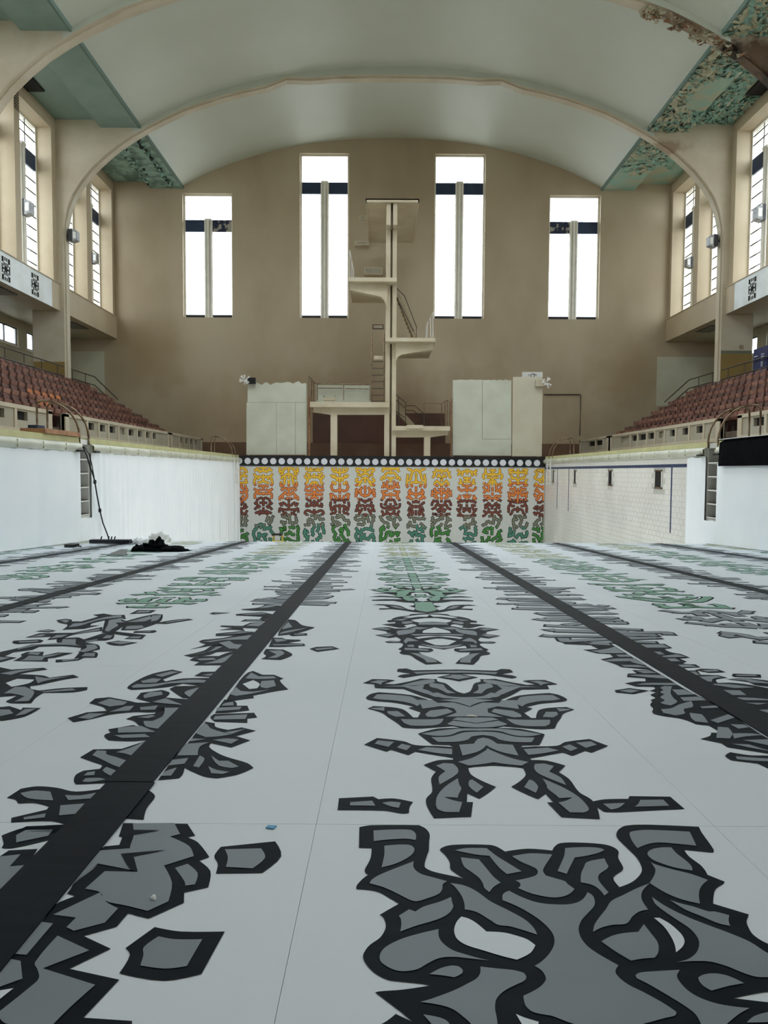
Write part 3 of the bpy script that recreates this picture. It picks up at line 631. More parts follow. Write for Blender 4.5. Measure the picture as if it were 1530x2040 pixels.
def window(n, mapf, u0, u1, z0, z1, zt, zs, depth, rows, peeled=(False, False), panes=True, bm='frame', bt=.01):
    """one tall window: top light, two painted panels, a fluted mullion, two long lights, dark sill bars; zt..zs is the panel band"""
    e = empty('window_%d' % n, mapf((u0 + u1) / 2, depth, z0), kind='structure')
    def bx(mb, ua, ub, da, db, za, zb, m):
        p, q = mapf(ua, da, za), mapf(ub, db, zb); mb.box(p[0], q[0], p[1], q[1], p[2], q[2], m)
    um = (u0 + u1) / 2; w = .10
    mb = MB(); bx(mb, u0, u0 + w, depth - .05, depth + .06, z0, z1, 'frame'); bx(mb, u1 - w, u1, depth - .05, depth + .06, z0, z1, 'frame')
    bx(mb, u0 + w, u1 - w, depth - .05, depth + .06, z1 - .07, z1, 'frame'); mb.build('window_frame', e)
    mb = MB(); bx(mb, um - .24, um + .24, depth - .08, depth + .1, z0, zt, 'frame')
    for k, dd, rr in ((-.155, .10, .07), (0, .14, .075), (.155, .10, .07)):
        ring = [(um + k + rr * math.cos(t * PI / 6), depth - dd - .06 * math.sin(t * PI / 6)) for t in range(7)]
        n = len(mb.v); vs = [mapf(p[0], p[1], z) for z in (z0, zt - .1) for p in ring]
        mb.add(vs, [(t, t + 1, 8 + t, 7 + t) for t in range(6)] + [tuple(range(7, 14))], 'frame')
    bx(mb, um - .2, um + .2, depth - .2, depth - .08, zt - .1, zt + .03, 'frame')
    mb.build('mullion', e)
    for k, (a, b) in enumerate(((u0 + w, um - .24), (um + .24, u1 - w))):
        mb = MB(); bx(mb, a, b, depth - .03, depth + .08, zs, zt, 'bluepeel' if peeled[k] else 'blue'); mb.build('spandrel_panel', e)
        mb = MB(); bx(mb, a, b, depth - .06, depth + .08, z0, z0 + .2, 'darkmetal'); mb.build('sill_bar', e)
        bars = MB(); hh = (zs - z0 - .2) / rows
        for r in range(rows):
            za = z0 + .2 + r * hh
            if r: bx(bars, a, b, depth - .012, depth + .012, za - bt, za + bt, bm)
            if panes:
                mb = MB(); bx(mb, a + .012, b - .012, depth - .004, depth + .004, za + .012, za + hh - .012, 'glass'); mb.build('pane', e)
        bars.build('glazing_bars', e)
    bars = MB(); cols = 3; ww = (u1 - u0 - 2 * w) / cols; zm = (zt + z1 - .07) / 2
    for zz in (z1 - .3, zm): bx(bars, u0 + w, u1 - w, depth - .012, depth + .012, zz - bt, zz + bt, bm)
    for c in range(cols):
        a = u0 + w + c * ww
        if c: bx(bars, a - bt, a + bt, depth - .012, depth + .012, zt, z1 - .07, bm)
        if panes:
            for za, zb in ((zt, zm), (zm, z1 - .07)):
                mb = MB(); bx(mb, a + .012, a + ww - .012, depth - .004, depth + .004, za + .012, zb - .012, 'glass'); mb.build('pane', e)
    bars.build('top_light_bars', e)
    return e
nwin = 0
for i, w in enumerate(WINS):
    nwin += 1
    window(nwin, lambda u, d, z: (u, BACK + d, z), w[0], w[1], w[2], w[3], w[4], w[5], .3, 12 if i in (1, 2) else 9, peeled=(i == 3, i in (0,)))

# --- the two long sides: upper wall with window bays, balcony front, under-gallery room
LOWW = [(40.26, 41.9), (36.7, 39.25), (30.2, 33.2), (22.4, 25.4), (14.6, 17.6), (6.8, 9.8), (-1, 2)]
for s, sd in ((-1, 'left'), (1, 'right')):
    mapf = lambda u, d, z, s=s: (s * (SIDE + d), u, z)
    holes = [(a, b, 8.18, 15.35) for bay in OPEN for a, b in bay]
    mb = MB(); holed(mb, mapf, REAR, BACK, 8.18, 16.2, 0, 1.0, holes, 'cream'); wu = struct(mb, 'wall_%s' % sd)
    mb = MB(); mb.box(s * (SIDE - .08), s * (SIDE + 1.0), REAR, BACK, 6.93, 8.18, 'cream'); struct(mb, 'trim_%d' % (1 if s < 0 else 2))
    mb = MB(); holed(mb, lambda u, d, z, s=s: (s * (19.3 + d), u, z), REAR, BACK, -.2, 7.2, 0, .3, [(a, b, 5.65, 6.55) for a, b in LOWW], 'soff')
    wr = struct(mb, 'wall_%s_under_gallery' % sd)
    struct(MB().box(s * (SIDE + 1.0), s * 19.6, REAR, BACK, 6.95, 7.15, 'soff'), 'ceiling_under_gallery_%s' % sd)
    for bi, bay in enumerate(OPEN):
        for a, b in bay:
            nwin += 1; window(nwin, mapf, a, b, 8.18, 15.35, 14.0, 13.3, .75, 9, panes=bi < 3, bm='darkmetal', bt=.026)
    for k, (a, b) in enumerate(LOWW):
        nwin += 1; e = empty('window_%d' % nwin, (s * 19.4, (a + b) / 2, 5.55), kind='structure')
        mb = MB(); c = s * 19.4
        for q in (a, (a + b) / 2 - .03, b - .06): mb.box(c - .04, c + .04, q, q + .06, 5.65, 6.55, 'darkmetal')
        mb.box(c - .04, c + .04, a, b, 5.65, 5.71, 'darkmetal'); mb.box(c - .04, c + .04, a, b, 6.49, 6.55, 'darkmetal'); mb.build('window_frame', e)
        for q0, q1 in ((a + .06, (a + b) / 2 - .03), ((a + b) / 2 + .03, b - .06)): MB().box(c - .004, c + .004, q0, q1, 5.71, 6.49, 'glass').build('pane', e)
        MB().box(s * 19.28, s * 19.3, a - .1, b + .1, 5.56, 5.65, 'frame').build('window_sill', e)
    # terraces, aisle
    mb = MB()
    for i in range(5): mb.box(s * (11.3 + .83 * i), s * (11.3 + .83 * (i + 1)), REAR, 39.0, 0, .69 + .5 * i, 'concrete')
    mb.box(s * 15.45, s * 19.3, REAR, 40.5, 0, 3.0, 'concrete')
    for i in range(8): mb.box(s * 15.45, s * 19.3, 40.5 + .4 * i, 40.9 + .4 * i, 0, 3.0 - .36 * (i + 1), 'concrete')
    struct(mb, 'floor_terrace_%s' % sd)
    # soffits either side of the vault, one per bay
    for bi, (a, b) in enumerate(BAYS):
        pm = 'teal'
        if bi == 0: pm = 'teal_worn' if s < 0 else 'peel'
        if bi in (1, 2) and s > 0: pm = 'peel'
        mb = MB(); mb.box(s * 12.17, s * 13.98, a, b, 15.56, 16.3, pm); mb.box(s * 13.98, s * 17.4, a, b, 15.93, 16.3, pm)
        mb.box(s * 12.07, s * 12.17, a, b, 15.53, 15.72, 'tealdark')
        so = struct(mb, 'ceiling_soffit_%s' % sd)
        if bi == 1 or (bi == 0 and s > 0): pass
        if bi == 1:      # dark square hatch in the soffit
            y0 = 32.5
            MB().box(s * 15.4, s * 16.14, y0, y0 + 1.55, 15.86, 15.935, 'void').build('hatch', so)
        if bi in (0, 1, 2) and (s > 0):
            fm = MB(); rnd = random.Random(50 + bi * 3 + int(s))
            for _ in range(2500 if bi else 1100):
                x = rnd.uniform(12.2, 16.05); y = rnd.uniform(a, b)
                if bi == 0 and y > 37.0 + 5.4 * rnd.random() ** .6: continue
                clear = math.hypot((x - 13.6) / .9, (y - 33.4) / 1.5) if bi == 1 else 9
                if clear < 1 or (x > 15.2 and 32.2 < y < 34.2): continue
                z = 15.56 if x < 13.98 else 15.93
                r = rnd.uniform(.05, .13) * (1 + rnd.random() ** 3 * 1.3); t = rnd.uniform(0, 2 * PI); dr = rnd.uniform(.02, .16)
                ca, sa = math.cos(t), math.sin(t)
                q = [(-1, -.6, 0), (.2, -.8, -.1), (1, 0, -1), (.1, .9, -.5), (-.9, .5, -.05)]
                pts = [(s * (x + (p[0] * ca - p[1] * sa) * r), y + (p[0] * sa + p[1] * ca) * r, z - .004 + p[2] * dr) for p in q]
                fm.add(pts, [(0, 1, 2), (0, 2, 3), (0, 3, 4)], 'flake' if rnd.random() < min(.85, .25 + (x - 12.2) * .3) else 'flake_back')
            fo = fm.build('peeling_paint', so); fo['kind'] = 'stuff'
        if bi == 0 and s < 0:
            fm = MB(); rnd = random.Random(9)
            for _ in range(240):
                k = rnd.random(); y = 37 + 7 * k; x = (12.5 + .25 * rnd.random()) if rnd.random() < .5 else 13.9 + rnd.gauss(0, .3)
                r = rnd.uniform(.04, .11); t = rnd.uniform(0, 6.3); z = 15.56 if x < 13.98 else 15.93
                fm.add([(s * x + r * math.cos(t + q), y + r * math.sin(t + q), z - .004 - (.08 if q > 2 else 0)) for q in (0, 1.6, 3.1, 4.6)], [(0, 1, 2), (0, 2, 3)], 'flake' if rnd.random() < .5 else 'void')
            fo = fm.build('peeling_paint', so); fo['kind'] = 'stuff'

# --- the barrel vault
ys = sorted({REAR - .3, BACK + .1} | {q for ab in SKYL_ADDED for q in ab})
xs = sorted({round(12.3 * math.sin(PI / 2 * k / 24), 4) for k in range(-24, 25)} | {-SKX, SKX})
mb = MB()
for up in (0, .3):
    for ya, yb in zip(ys, ys[1:]):
        hole = any(abs(ya - a) < 1e-6 for a, b in SKYL_ADDED)
        for xa, xb in zip(xs, xs[1:]):
            if hole and xa >= -SKX - 1e-6 and xb <= SKX + 1e-6: continue
            mb.add([(xa, ya, vz(xa) + up), (xb, ya, vz(xb) + up), (xb, yb, vz(xb) + up), (xa, yb, vz(xa) + up)], [(0, 1, 2, 3)], 'vault')
struct(mb, 'ceiling', smooth=True)
for a, b in SKYL_ADDED:                          # the added glazed roof lights, out of view
    nwin += 1; e = empty('window_%d' % nwin, (0, a, 18.6), kind='structure'); zr = 18.85
    f = MB(); zl = vz(SKX)
    for s in (-1, 1): f.box(s * SKX, s * (SKX + .12), a, b, zl - .02, zr + .1, 'frame')
    f.box(-SKX, SKX, a - .12, a, zl, zr + .1, 'frame'); f.box(-SKX, SKX, b, b + .12, zl, zr + .1, 'frame'); f.build('added_roof_frame', e)
    g = MB()
    for k in range(1, 8): x = -SKX + 2 * SKX * k / 8; g.box(x - .03, x + .03, a, b, zr - .04, zr + .04, 'frame')
    for k in (1, 2): y = a + (b - a) * k / 3; g.box(-SKX, SKX, y - .03, y + .03, zr - .04, zr + .04, 'frame')
    g.build('glazing_bars', e)
    for k in range(8):
        x = -SKX + 2 * SKX * k / 8
        for j in range(3):
            y = a + (b - a) * j / 3; MB().box(x + .03, x + 2 * SKX / 8 - .03, y + .03, y + (b - a) / 3 - .03, zr - .005, zr + .005, 'glass').build('pane', e)
# --- arched ribs
IN = [(0, 17.58), (1.3, 17.57), (2.7, 17.54), (3.9, 17.44), (5.0, 17.47), (6.0, 17.08), (7.0, 16.88), (8.0, 16.62), (9.0, 16.3), (9.9, 15.98), (10.7, 15.6), (11.4, 15.25), (12.1, 14.86), (12.85, 14.38), (13.5, 13.86), (14.1, 13.3), (14.6, 12.7), (15.0, 12.1), (15.25, 11.5), (15.42, 10.8), (15.52, 9.8), (15.58, 8.2), (15.6, 6.0), (15.6, 0)]
IN = [(min(x * 1.0265, 15.9 - .004 * (30 - i)), (z + .72) * 1.0265 - .72 if z > 7 else z) for i, (x, z) in enumerate(IN)]
for r in RIBS:
    mb = MB(); yb = r + RT
    for s in (-1, 1):
        inner = [(s * x, z) for x, z in IN]; outer = []
        for x, z in IN:
            if x <= 12.2: outer.append((s * x, vz(x) + .12))
            elif x < 14: outer.append((s * x, 16.25))
            elif z > 9: outer.append((s * (14 + (x - 14) * 2.0), 16.25))
            else: outer.append((s * 17.4, z))
        for i in range(len(inner) - 1):
            a, b, c, d = inner[i], inner[i + 1], outer[i + 1], outer[i]
            for yy in (r, yb): mb.add([(p[0], yy, p[1]) for p in (a, b, c, d)], [(0, 1, 2, 3)], 'vault' if abs(a[0]) < 11.9 else 'rib')
            mb.add([(a[0], r, a[1]), (b[0], r, b[1]), (b[0], yb, b[1]), (a[0], yb, a[1])], [(0, 1, 2, 3)], 'rib')
            # outward fillet along the soffit of the arch
            def off(p, q, k): 
                dx, dz = q[0] - p[0], q[1] - p[1]; L = math.hypot(dx, dz); nx, nz = dz / L * k, -dx / L * k
                if nx * s > 0: nx, nz = -nx, -nz
                if abs(dx) > abs(dz): nx, nz = (nx, -abs(nz))
                return nx, nz
        mb.add([(s * 17.4, yy, z) for yy in (r, yb) for z in (0, 8.2)], [(0, 1, 3, 2)], 'rib')
    rb = struct(mb, 'beam_arched_rib')
    # moulding along the underside
    f = MB()
    for s in (-1, 1):
        pr = []
        for i, (x, z) in enumerate(IN):
            q = IN[min(i + 1, len(IN) - 1)]; p = IN[max(i - 1, 0)]
            dx, dz = q[0] - p[0], q[1] - p[1]; L = math.hypot(dx, dz); pr.append((x + dz / L * .07, z - dx / L * .07))
        for i in range(len(IN) - 1):
            a, b = IN[i], IN[i + 1]; a2, b2 = pr[i], pr[i + 1]
            for y0, y1 in ((r + .16, r + .52),):
                f.add([(s * a2[0], y0, a2[1]), (s * b2[0], y0, b2[1]), (s * b2[0], y1, b2[1]), (s * a2[0], y1, a2[1]), (s * a[0], y0, a[1]), (s * b[0], y0, b[1]), (s * b[0], y1, b[1]), (s * a[0], y1, a[1])],
                      [(0, 1, 2, 3), (0, 4, 5, 1), (3, 2, 6, 7)], 'rib')
    f.build('moulding', rb)
    for s in (-1, 1):                     # painted bands on the foot of each pier
        MB().box(s * 15.88, s * 17.39, r - .012, r, 3.7, 5.05 if s > 0 else 4.5, 'olive').build('olive_paint', rb)
        MB().box(s * 15.88, s * 17.39, r - .013, r, 0, 3.7, 'dado').build('brown_paint', rb)
        if s > 0: MB().box(s * 15.88, s * 17.39, r - .014, r, 5.05, 5.2, 'greyband').build('grey_band', rb)
    if r == 28.9:                        # plaster coming off the right haunch
        fm = MB(); rnd = random.Random(77)
        for _ in range(150):
            x = rnd.choice((9.6, 10.6, 11.6, 12.4)) + rnd.gauss(0, .22); j = max(i for i in range(len(IN)) if IN[i][0] <= x); a_, b_ = IN[j], IN[j + 1]; z = a_[1] + (b_[1] - a_[1]) * (x - a_[0]) / (b_[0] - a_[0])
            y = r + rnd.uniform(-.05, RT); q = rnd.uniform(.05, .16); t = rnd.uniform(0, 6.3)
            fm.add([(x + q * math.cos(t + k), y + q * math.sin(t + k), z - .07 - rnd.uniform(0, .16)) for k in (0, 1.4, 2.9, 4.4)], [(0, 1, 2), (0, 2, 3)], rnd.choice(('flake_back', 'rib', 'raw')))
        fm.build('peeling_plaster', rb)['kind'] = 'stuff'
# balcony front plates painted white in the bays, fretwork vents
def fret(par, s, yc, zc):
    g = [[0, 0, 0, 0, 0, 0, 0], ]
    pat = ["110101011", "110101011", "110000011", "001010100", "101010101", "100111001", "111111111", "100111001", "101010101", "001010100", "110000011", "110101011", "110101011"]
    cw, ch = .075, .073; mb = MB()
    w = 9 * cw / 2; h = 13 * ch / 2; X = s * (SIDE - .12)
    fr = MB(); fr.box(X, X + s * .015, yc - w - .07, yc + w + .07, zc - h - .05, zc + h + .05, 'bulk'); o = fr.build('fretwork_vent', par)
    for j, row in enumerate(pat):
        for i, c in enumerate(row):
            if c == '1': mb.box(X - s * .012, X, yc - w + i * cw + .002, yc - w + (i + 1) * cw - .002, zc + h - (j + 1) * ch + .002, zc + h - j * ch - .002, 'void')
    mb.build('vent_slots', o)
for s in (-1, 1):
    for bi, (a, b) in enumerate(BAYS):
        mb = MB(); mb.box(s * (SIDE - .11), s * (SIDE - .05), a, b, 6.93, 8.18, 'cream' if bi == 0 else 'bulk'); bp = struct(mb, 'trim_%d' % (3 + bi * 2 + (s > 0)))
        MB().box(s * (SIDE - .15), s * (SIDE + .1), a, b, 8.18, 8.22, 'cream').build('ledge', bp)
        if bi: 
            for q in (b - 2.65, b - 5.25): fret(bp, s, q, 7.52)
            MB().box(s * (SIDE - .112), s * (SIDE - .108), b - .9, b, 6.94, 8.17, 'cream').build('cream_end', bp)
        v = MB(); v.box(s * 16.5, s * 17.3, a + 2.0, a + 3.9, 6.9, 6.93, 'darkmetal'); vo = v.build('soffit_grille', bp)
        sl = MB()
        for k in range(7): sl.box(s * 16.5, s * 17.3, a + 2.08 + .27 * k, a + 2.14 + .27 * k, 6.885, 6.9, 'panel')
        sl.build('grille_bars', vo)
v = MB(); v.box(-SIDE + .0, -SIDE + .015, 32.82, 33.18, 14.6, 15.5, 'void')
for k in range(8): v.box(-SIDE + .0, -SIDE + .03, 32.84, 33.16, 14.62 + .11 * k, 14.66 + .11 * k, 'cream')
v.build('vent_grille', bpy.data.objects['wall_left'])
# ================================================================== THE DECK AND THE POOL
EDGE, END = 7.5, 36.9
mb = MB(); mb.box(-19.6, -EDGE - .35, REAR, BACK, -.3, 0, 'deck'); mb.box(EDGE + .35, 19.6, REAR, BACK, -.3, 0, 'deck'); mb.box(-EDGE - .35, EDGE + .35, END + .3, BACK, -.3, 0, 'deck'); mb.box(-EDGE - .35, EDGE + .35, REAR, -3.3, -.3, 0, 'deck')
struct(mb, 'floor_deck')
NICHE = {-1: (17.55, 18.15), 1: (17.75, 18.35)}
for s, sd in ((-1, 'left'), (1, 'right')):
    n0, n1 = NICHE[s]
    holes = [(n0, n1, -1.82, -.12), (35.3, 35.9, -1.2, -.12)]
    SL = [(35.05, 35.3), (31.4, 31.85), (27.7, 28.15), (22.8, 23.35)] if s > 0 else []
    mb = MB(); holed(mb, lambda u, d, z, s=s: (s * (EDGE + d), u, z), -3.2, END, -5.2, 0, 0, .35, holes[:1], 'grout' if s > 0 else 'tile'); pw = struct(mb, 'wall_pool_%s' % sd)
    MB().box(s * (EDGE + .35), s * (EDGE + .4), n0 - .1, n1 + .1, -2, 0, 'tile').build('niche_back', pw)
    for k in range(5):                    # foot ledges in the ladder niche
        z = -1.78 + .33 * k
        m2 = MB(); m2.prism([(s * EDGE, z), (s * (EDGE + .35), z), (s * (EDGE + .35), z - .1), (s * EDGE, z - .03)], 'y', n0, n1, 'tile'); st = m2.build('niche_step', pw)
        MB().box(s * (EDGE + .02), s * (EDGE + .3), n0, n1, z, z + .012, 'void').build('step_tread', st)
    # coping: fascia and rounded trough
    segs = [(-3.2, n0 - .02), (n1 + .02, END - .02)]
    for a, b in segs:
        m2 = MB(); m2.prism([(s * (EDGE + .4), .035), (s * (EDGE - .02), .035), (s * (EDGE - .04), -.09), (s * (EDGE + .02), -.1), (s * (EDGE + .02), -.02), (s * (EDGE + .4), -.02)], 'y', a, b, 'olivetile')
        cp = struct(m2, 'trim_%d' % (30 + len([1 for o in bpy.data.objects if o.name.startswith('trim_3')])))
        m2 = MB(); pr = [(s * (EDGE - .03), -.09)] + [(s * (EDGE - .06 - .075 * math.sin(PI * t / 8)), -.09 - .23 * t / 8) for t in range(1, 8)] + [(s * (EDGE - .02), -.33), (s * (EDGE + .0), -.33), (s * (EDGE + .0), -.09)]
        m2.prism(pr, 'y', a, b, 'coping'); m2.build('rounded_trough', cp, smooth=False)
        k = a
        m3 = MB()
        while k < b:                       # joints of the ceramic blocks
            m3.box(s * (EDGE - .1375), s * (EDGE - .10), k, k + .006, -.28, -.14, 'olivetile'); k += 1.1
        m3.build('block_joints', cp)
# right wall: tiles, blue band, slots, depth marks
pwr = bpy.data.objects['wall_pool_right']
tm = MB(); SLOT = [(34.9, 35.25), (30.9, 31.3), (26.0, 26.5), (21.35, 21.95)]
y = 19.6; tw, th = .302, .152; j = 0
zz = -.572
while zz > -4.5:
    y = 19.6 - (.15 if j % 2 else 0)
    while y < END:
        a, b = max(19.55, y + .004), min(END, y + tw - .004)
        if not any(a + .05 < q1 and b - .05 > q0 and zz - th < -.63 and zz > -1.19 for q0, q1 in SLOT) and b > a:
            pr = .006 + .003 * random.random()
            tm.box(EDGE - pr, EDGE + .002, a, b, zz - th + .004, zz - .004, 'tile')
        y += tw
    zz -= th; j += 1
o = tm.build('wall_tiles', pwr); o['kind'] = 'stuff'
tm = MB(); y = 19.55
while y < END:
    tm.box(EDGE - .012, EDGE + .002, y + .004, min(END, y + .147), -.57, -.485, 'bluetile'); y += .151
o = tm.build('blue_band_tiles', pwr); o['kind'] = 'stuff'
MB().box(EDGE - .01, EDGE, 19.55, END, -.48, -.34, 'tile').build('top_tile_course', pwr)
for q0, q1 in SLOT:
    f = MB(); f.box(EDGE - .02, EDGE + .01, q0, q0 + .05, -1.18, -.64, 'tile').box(EDGE - .02, EDGE + .01, q1 - .05, q1, -1.18, -.64, 'tile').box(EDGE - .02, EDGE + .01, q0, q1, -1.18, -1.13, 'chrome').box(EDGE - .02, EDGE + .01, q0, q1, -.68, -.64, 'chrome')
    so = f.build('underwater_light_slot', pwr); MB().box(EDGE - .008, EDGE + .03, q0 + .04, q1 - .04, -1.14, -.67, 'void').build('slot_glass', so)
for yy in (34.2, 32.1, 20.6):
    MB().box(EDGE - .014, EDGE, yy, yy + .08, -2.37, -.57, 'bluetile').build('depth_mark', pwr)
# pool end walls and floor
struct(MB().box(-EDGE - .35, EDGE + .35, END, END + .3, -5.2, 0, 'tile'), 'wall_pool_end')
struct(MB().box(-EDGE - .35, EDGE + .35, -3.5, -3.2, -5.2, 0, 'tile'), 'wall_pool_shallow_end')
CREST = 18.22
prof = [(-3.3, floor_z(-3.3) - .012), (CREST, floor_z(CREST) - .012), (24, -4.1), (28, -4.7), (END + .1, -4.75), (END + .1, -5.2), (-3.3, -5.2)]
fl = MB(); fl.prism([(p[0], p[1]) for p in prof], 'x', -EDGE - .01, EDGE + .01, 'tile'); FLOOR = struct(fl, 'floor')
# the white sheets that cover the shallow floor, one column of drawing each
def flat_box(mb, x0, x1, y0, y1, off, th, m):
    vs = []
    for dz in (off - th, off):
        for x, y in ((x0, y0), (x1, y0), (x1, y1), (x0, y1)): vs.append((x, y, floor_z(y) + dz))
    mb.add(vs, [(3, 2, 1, 0), (4, 5, 6, 7), (0, 1, 5, 4), (1, 2, 6, 5), (2, 3, 7, 6), (3, 0, 4, 7)], m)
cuts = [-.585 - 1.17 * k for k in range(6, -1, -1)] ; cuts = [-7.44, -6.47, -5.28, -4.09, -2.92, -1.75, -.575, .6, 1.78, 2.95, 4.12, 5.3, 6.47, 7.44]
rnd = random.Random(3)
for i, (x0, x1) in enumerate(zip(cuts, cuts[1:])):
    off = [0, .0, .0][i % 3]
    ys = [-1.5, 2.17 + (0 if i in (5, 6, 7) else rnd.uniform(-.5, 1.9)), 0, 0, CREST]
    if i in (4, ): ys[1] = 4.3
    ys[2] = ys[1] + 5.0 + rnd.uniform(-.4, .4); ys[3] = ys[2] + 5.2 + rnd.uniform(-.4, .4)
    for a, b in zip(ys, ys[1:]):
        mb = MB(); flat_box(mb, x0 + .0005, x1 - .0005, a + .0008, b - .0008, 0, .004, 'sheet'); mb.build('floor_sheet', FLOOR)
for k in (-6.25, -3.75, -1.25, 1.25, 3.75, 6.25):
    mb = MB(); flat_box(mb, k - .058, k + .104, -1.5, 2.48 if k == -1.25 else 6.9, .006, .003, 'lane'); mb.build('lane_line', FLOOR)
    mb = MB(); flat_box(mb, k - .058 - (.008 if k == -1.25 else 0), k + .104 - (.008 if k == -1.25 else 0), 2.487 if k == -1.25 else 6.907, CREST - .02, .006, .003, 'lane'); mb.build('lane_line', FLOOR)
# ================================================================== THE DRAWN FIGURES NEAR THE CAMERA
KM = {'b': ('ink', .0015), 'g': ('grey', .003), 'w': ('sheet', .003), 't': ('green', .003), 'k': ('ink', .0046)}
def smooth_poly(pts):
    n = len(pts); out = []
    def corner(i):
        a, b, c = pts[i - 1], pts[i], pts[(i + 1) % n]
        v1 = (b[0] - a[0], b[1] - a[1]); v2 = (c[0] - b[0], c[1] - b[1]); l1 = math.hypot(*v1); l2 = math.hypot(*v2)
        if l1 < 1e-9 or l2 < 1e-9: return True
        return (v1[0] * v2[0] + v1[1] * v2[1]) / (l1 * l2) < .72
    cr = [corner(i) for i in range(n)]
    for i in range(n):
        p0, p1, p2, p3 = pts[i - 1], pts[i], pts[(i + 1) % n], pts[(i + 2) % n]
        L = math.hypot(p2[0] - p1[0], p2[1] - p1[1])
        def tan(a, b, c, is_corner):
            if is_corner: return (0, 0)
            v = (c[0] - a[0], c[1] - a[1]); q = math.hypot(*v) or 1; return (v[0] / q * L, v[1] / q * L)
        t1 = tan(p0, p1, p2, cr[i]); t2 = tan(p1, p2, p3, cr[(i + 1) % n])
        out.append(p1)
        if cr[i] and cr[(i + 1) % n]: continue
        for t in (.25, .5, .75):
            h1 = 2 * t ** 3 - 3 * t ** 2 + 1; h2 = t ** 3 - 2 * t ** 2 + t; h3 = -2 * t ** 3 + 3 * t ** 2; h4 = t ** 3 - t ** 2
            out.append(tuple(h1 * p1[c] + h2 * t1[c] + h3 * p2[c] + h4 * t2[c] for c in (0, 1)))
    return out
from mathutils.geometry import delaunay_2d_cdt
def put_poly(mb, pts, kind, up=0):
    m, off = KM[kind]; off += up; n = len(pts)
    vv, _, ff, _, _, _ = delaunay_2d_cdt([Vector(p) for p in pts], [], [list(range(n))], 1, 1e-6)
    mb.add([(v.x, v.y, floor_z(v.y) + off) for v in vv], [tuple(f) for f in ff], m)
for axis, txt in ART:
    mb = MB(); k = 0
    for line in txt.strip().split('\n'):
        head, *pts = line.split(); crop, kind = head[0], head[1]; q = []
        for p in pts:
            if p[0].isalpha(): crop, p = p[0], p[1:]
            ox, oy, sc = CROPS[crop]; a, b = p.split(','); q.append(FP(ox + float(a) * sc, oy + float(b) * sc))
        if crop in 'BA' and head[0] == 'A' and kind == 'b': pass
        if axis is not None: q = [(axis + .004 if abs(x - axis) < .022 else x, y) for x, y in q]
        q = smooth_poly(q)
        n0 = len(mb.v); put_poly(mb, q, kind)
        if axis is not None: put_poly(mb, [(2 * axis - x, y) for x, y in q], kind, .0005)
    mb.build('painted_figure', FLOOR)

# ================================================================== GENERATED DRAWING (far floor, end wall)
SI = [0]
def stroke(mb, pts, w, m, put, lift=(0, 0, 1)):
    """a flat painted stroke; successive strokes lie a hair above one another, as coats of paint do"""
    if len(pts) < 2: return
    SI[0] += 1; h = (SI[0] % 9) * .00012
    def q(x, y, e=0):
        p = put(x, y); return (p[0] + lift[0] * (h + e), p[1] + lift[1] * (h + e), p[2] + lift[2] * (h + e))
    for i in range(len(pts) - 1):
        (x0, y0), (x1, y1) = pts[i], pts[i + 1]; L = math.hypot(x1 - x0, y1 - y0) or 1e-6
        nx, ny = -(y1 - y0) / L * w / 2, (x1 - x0) / L * w / 2; e = .00004 * (i % 2)
        mb.add([q(x0 + nx, y0 + ny, e), q(x1 + nx, y1 + ny, e), q(x1 - nx, y1 - ny, e), q(x0 - nx, y0 - ny, e)], [(0, 1, 2, 3)], m)
        if i < len(pts) - 2:
            mb.add([q(x1 + w / 2 * math.cos(PI / 3 * k), y1 + w / 2 * math.sin(PI / 3 * k), .00008) for k in range(6)], [tuple(range(6))], m)
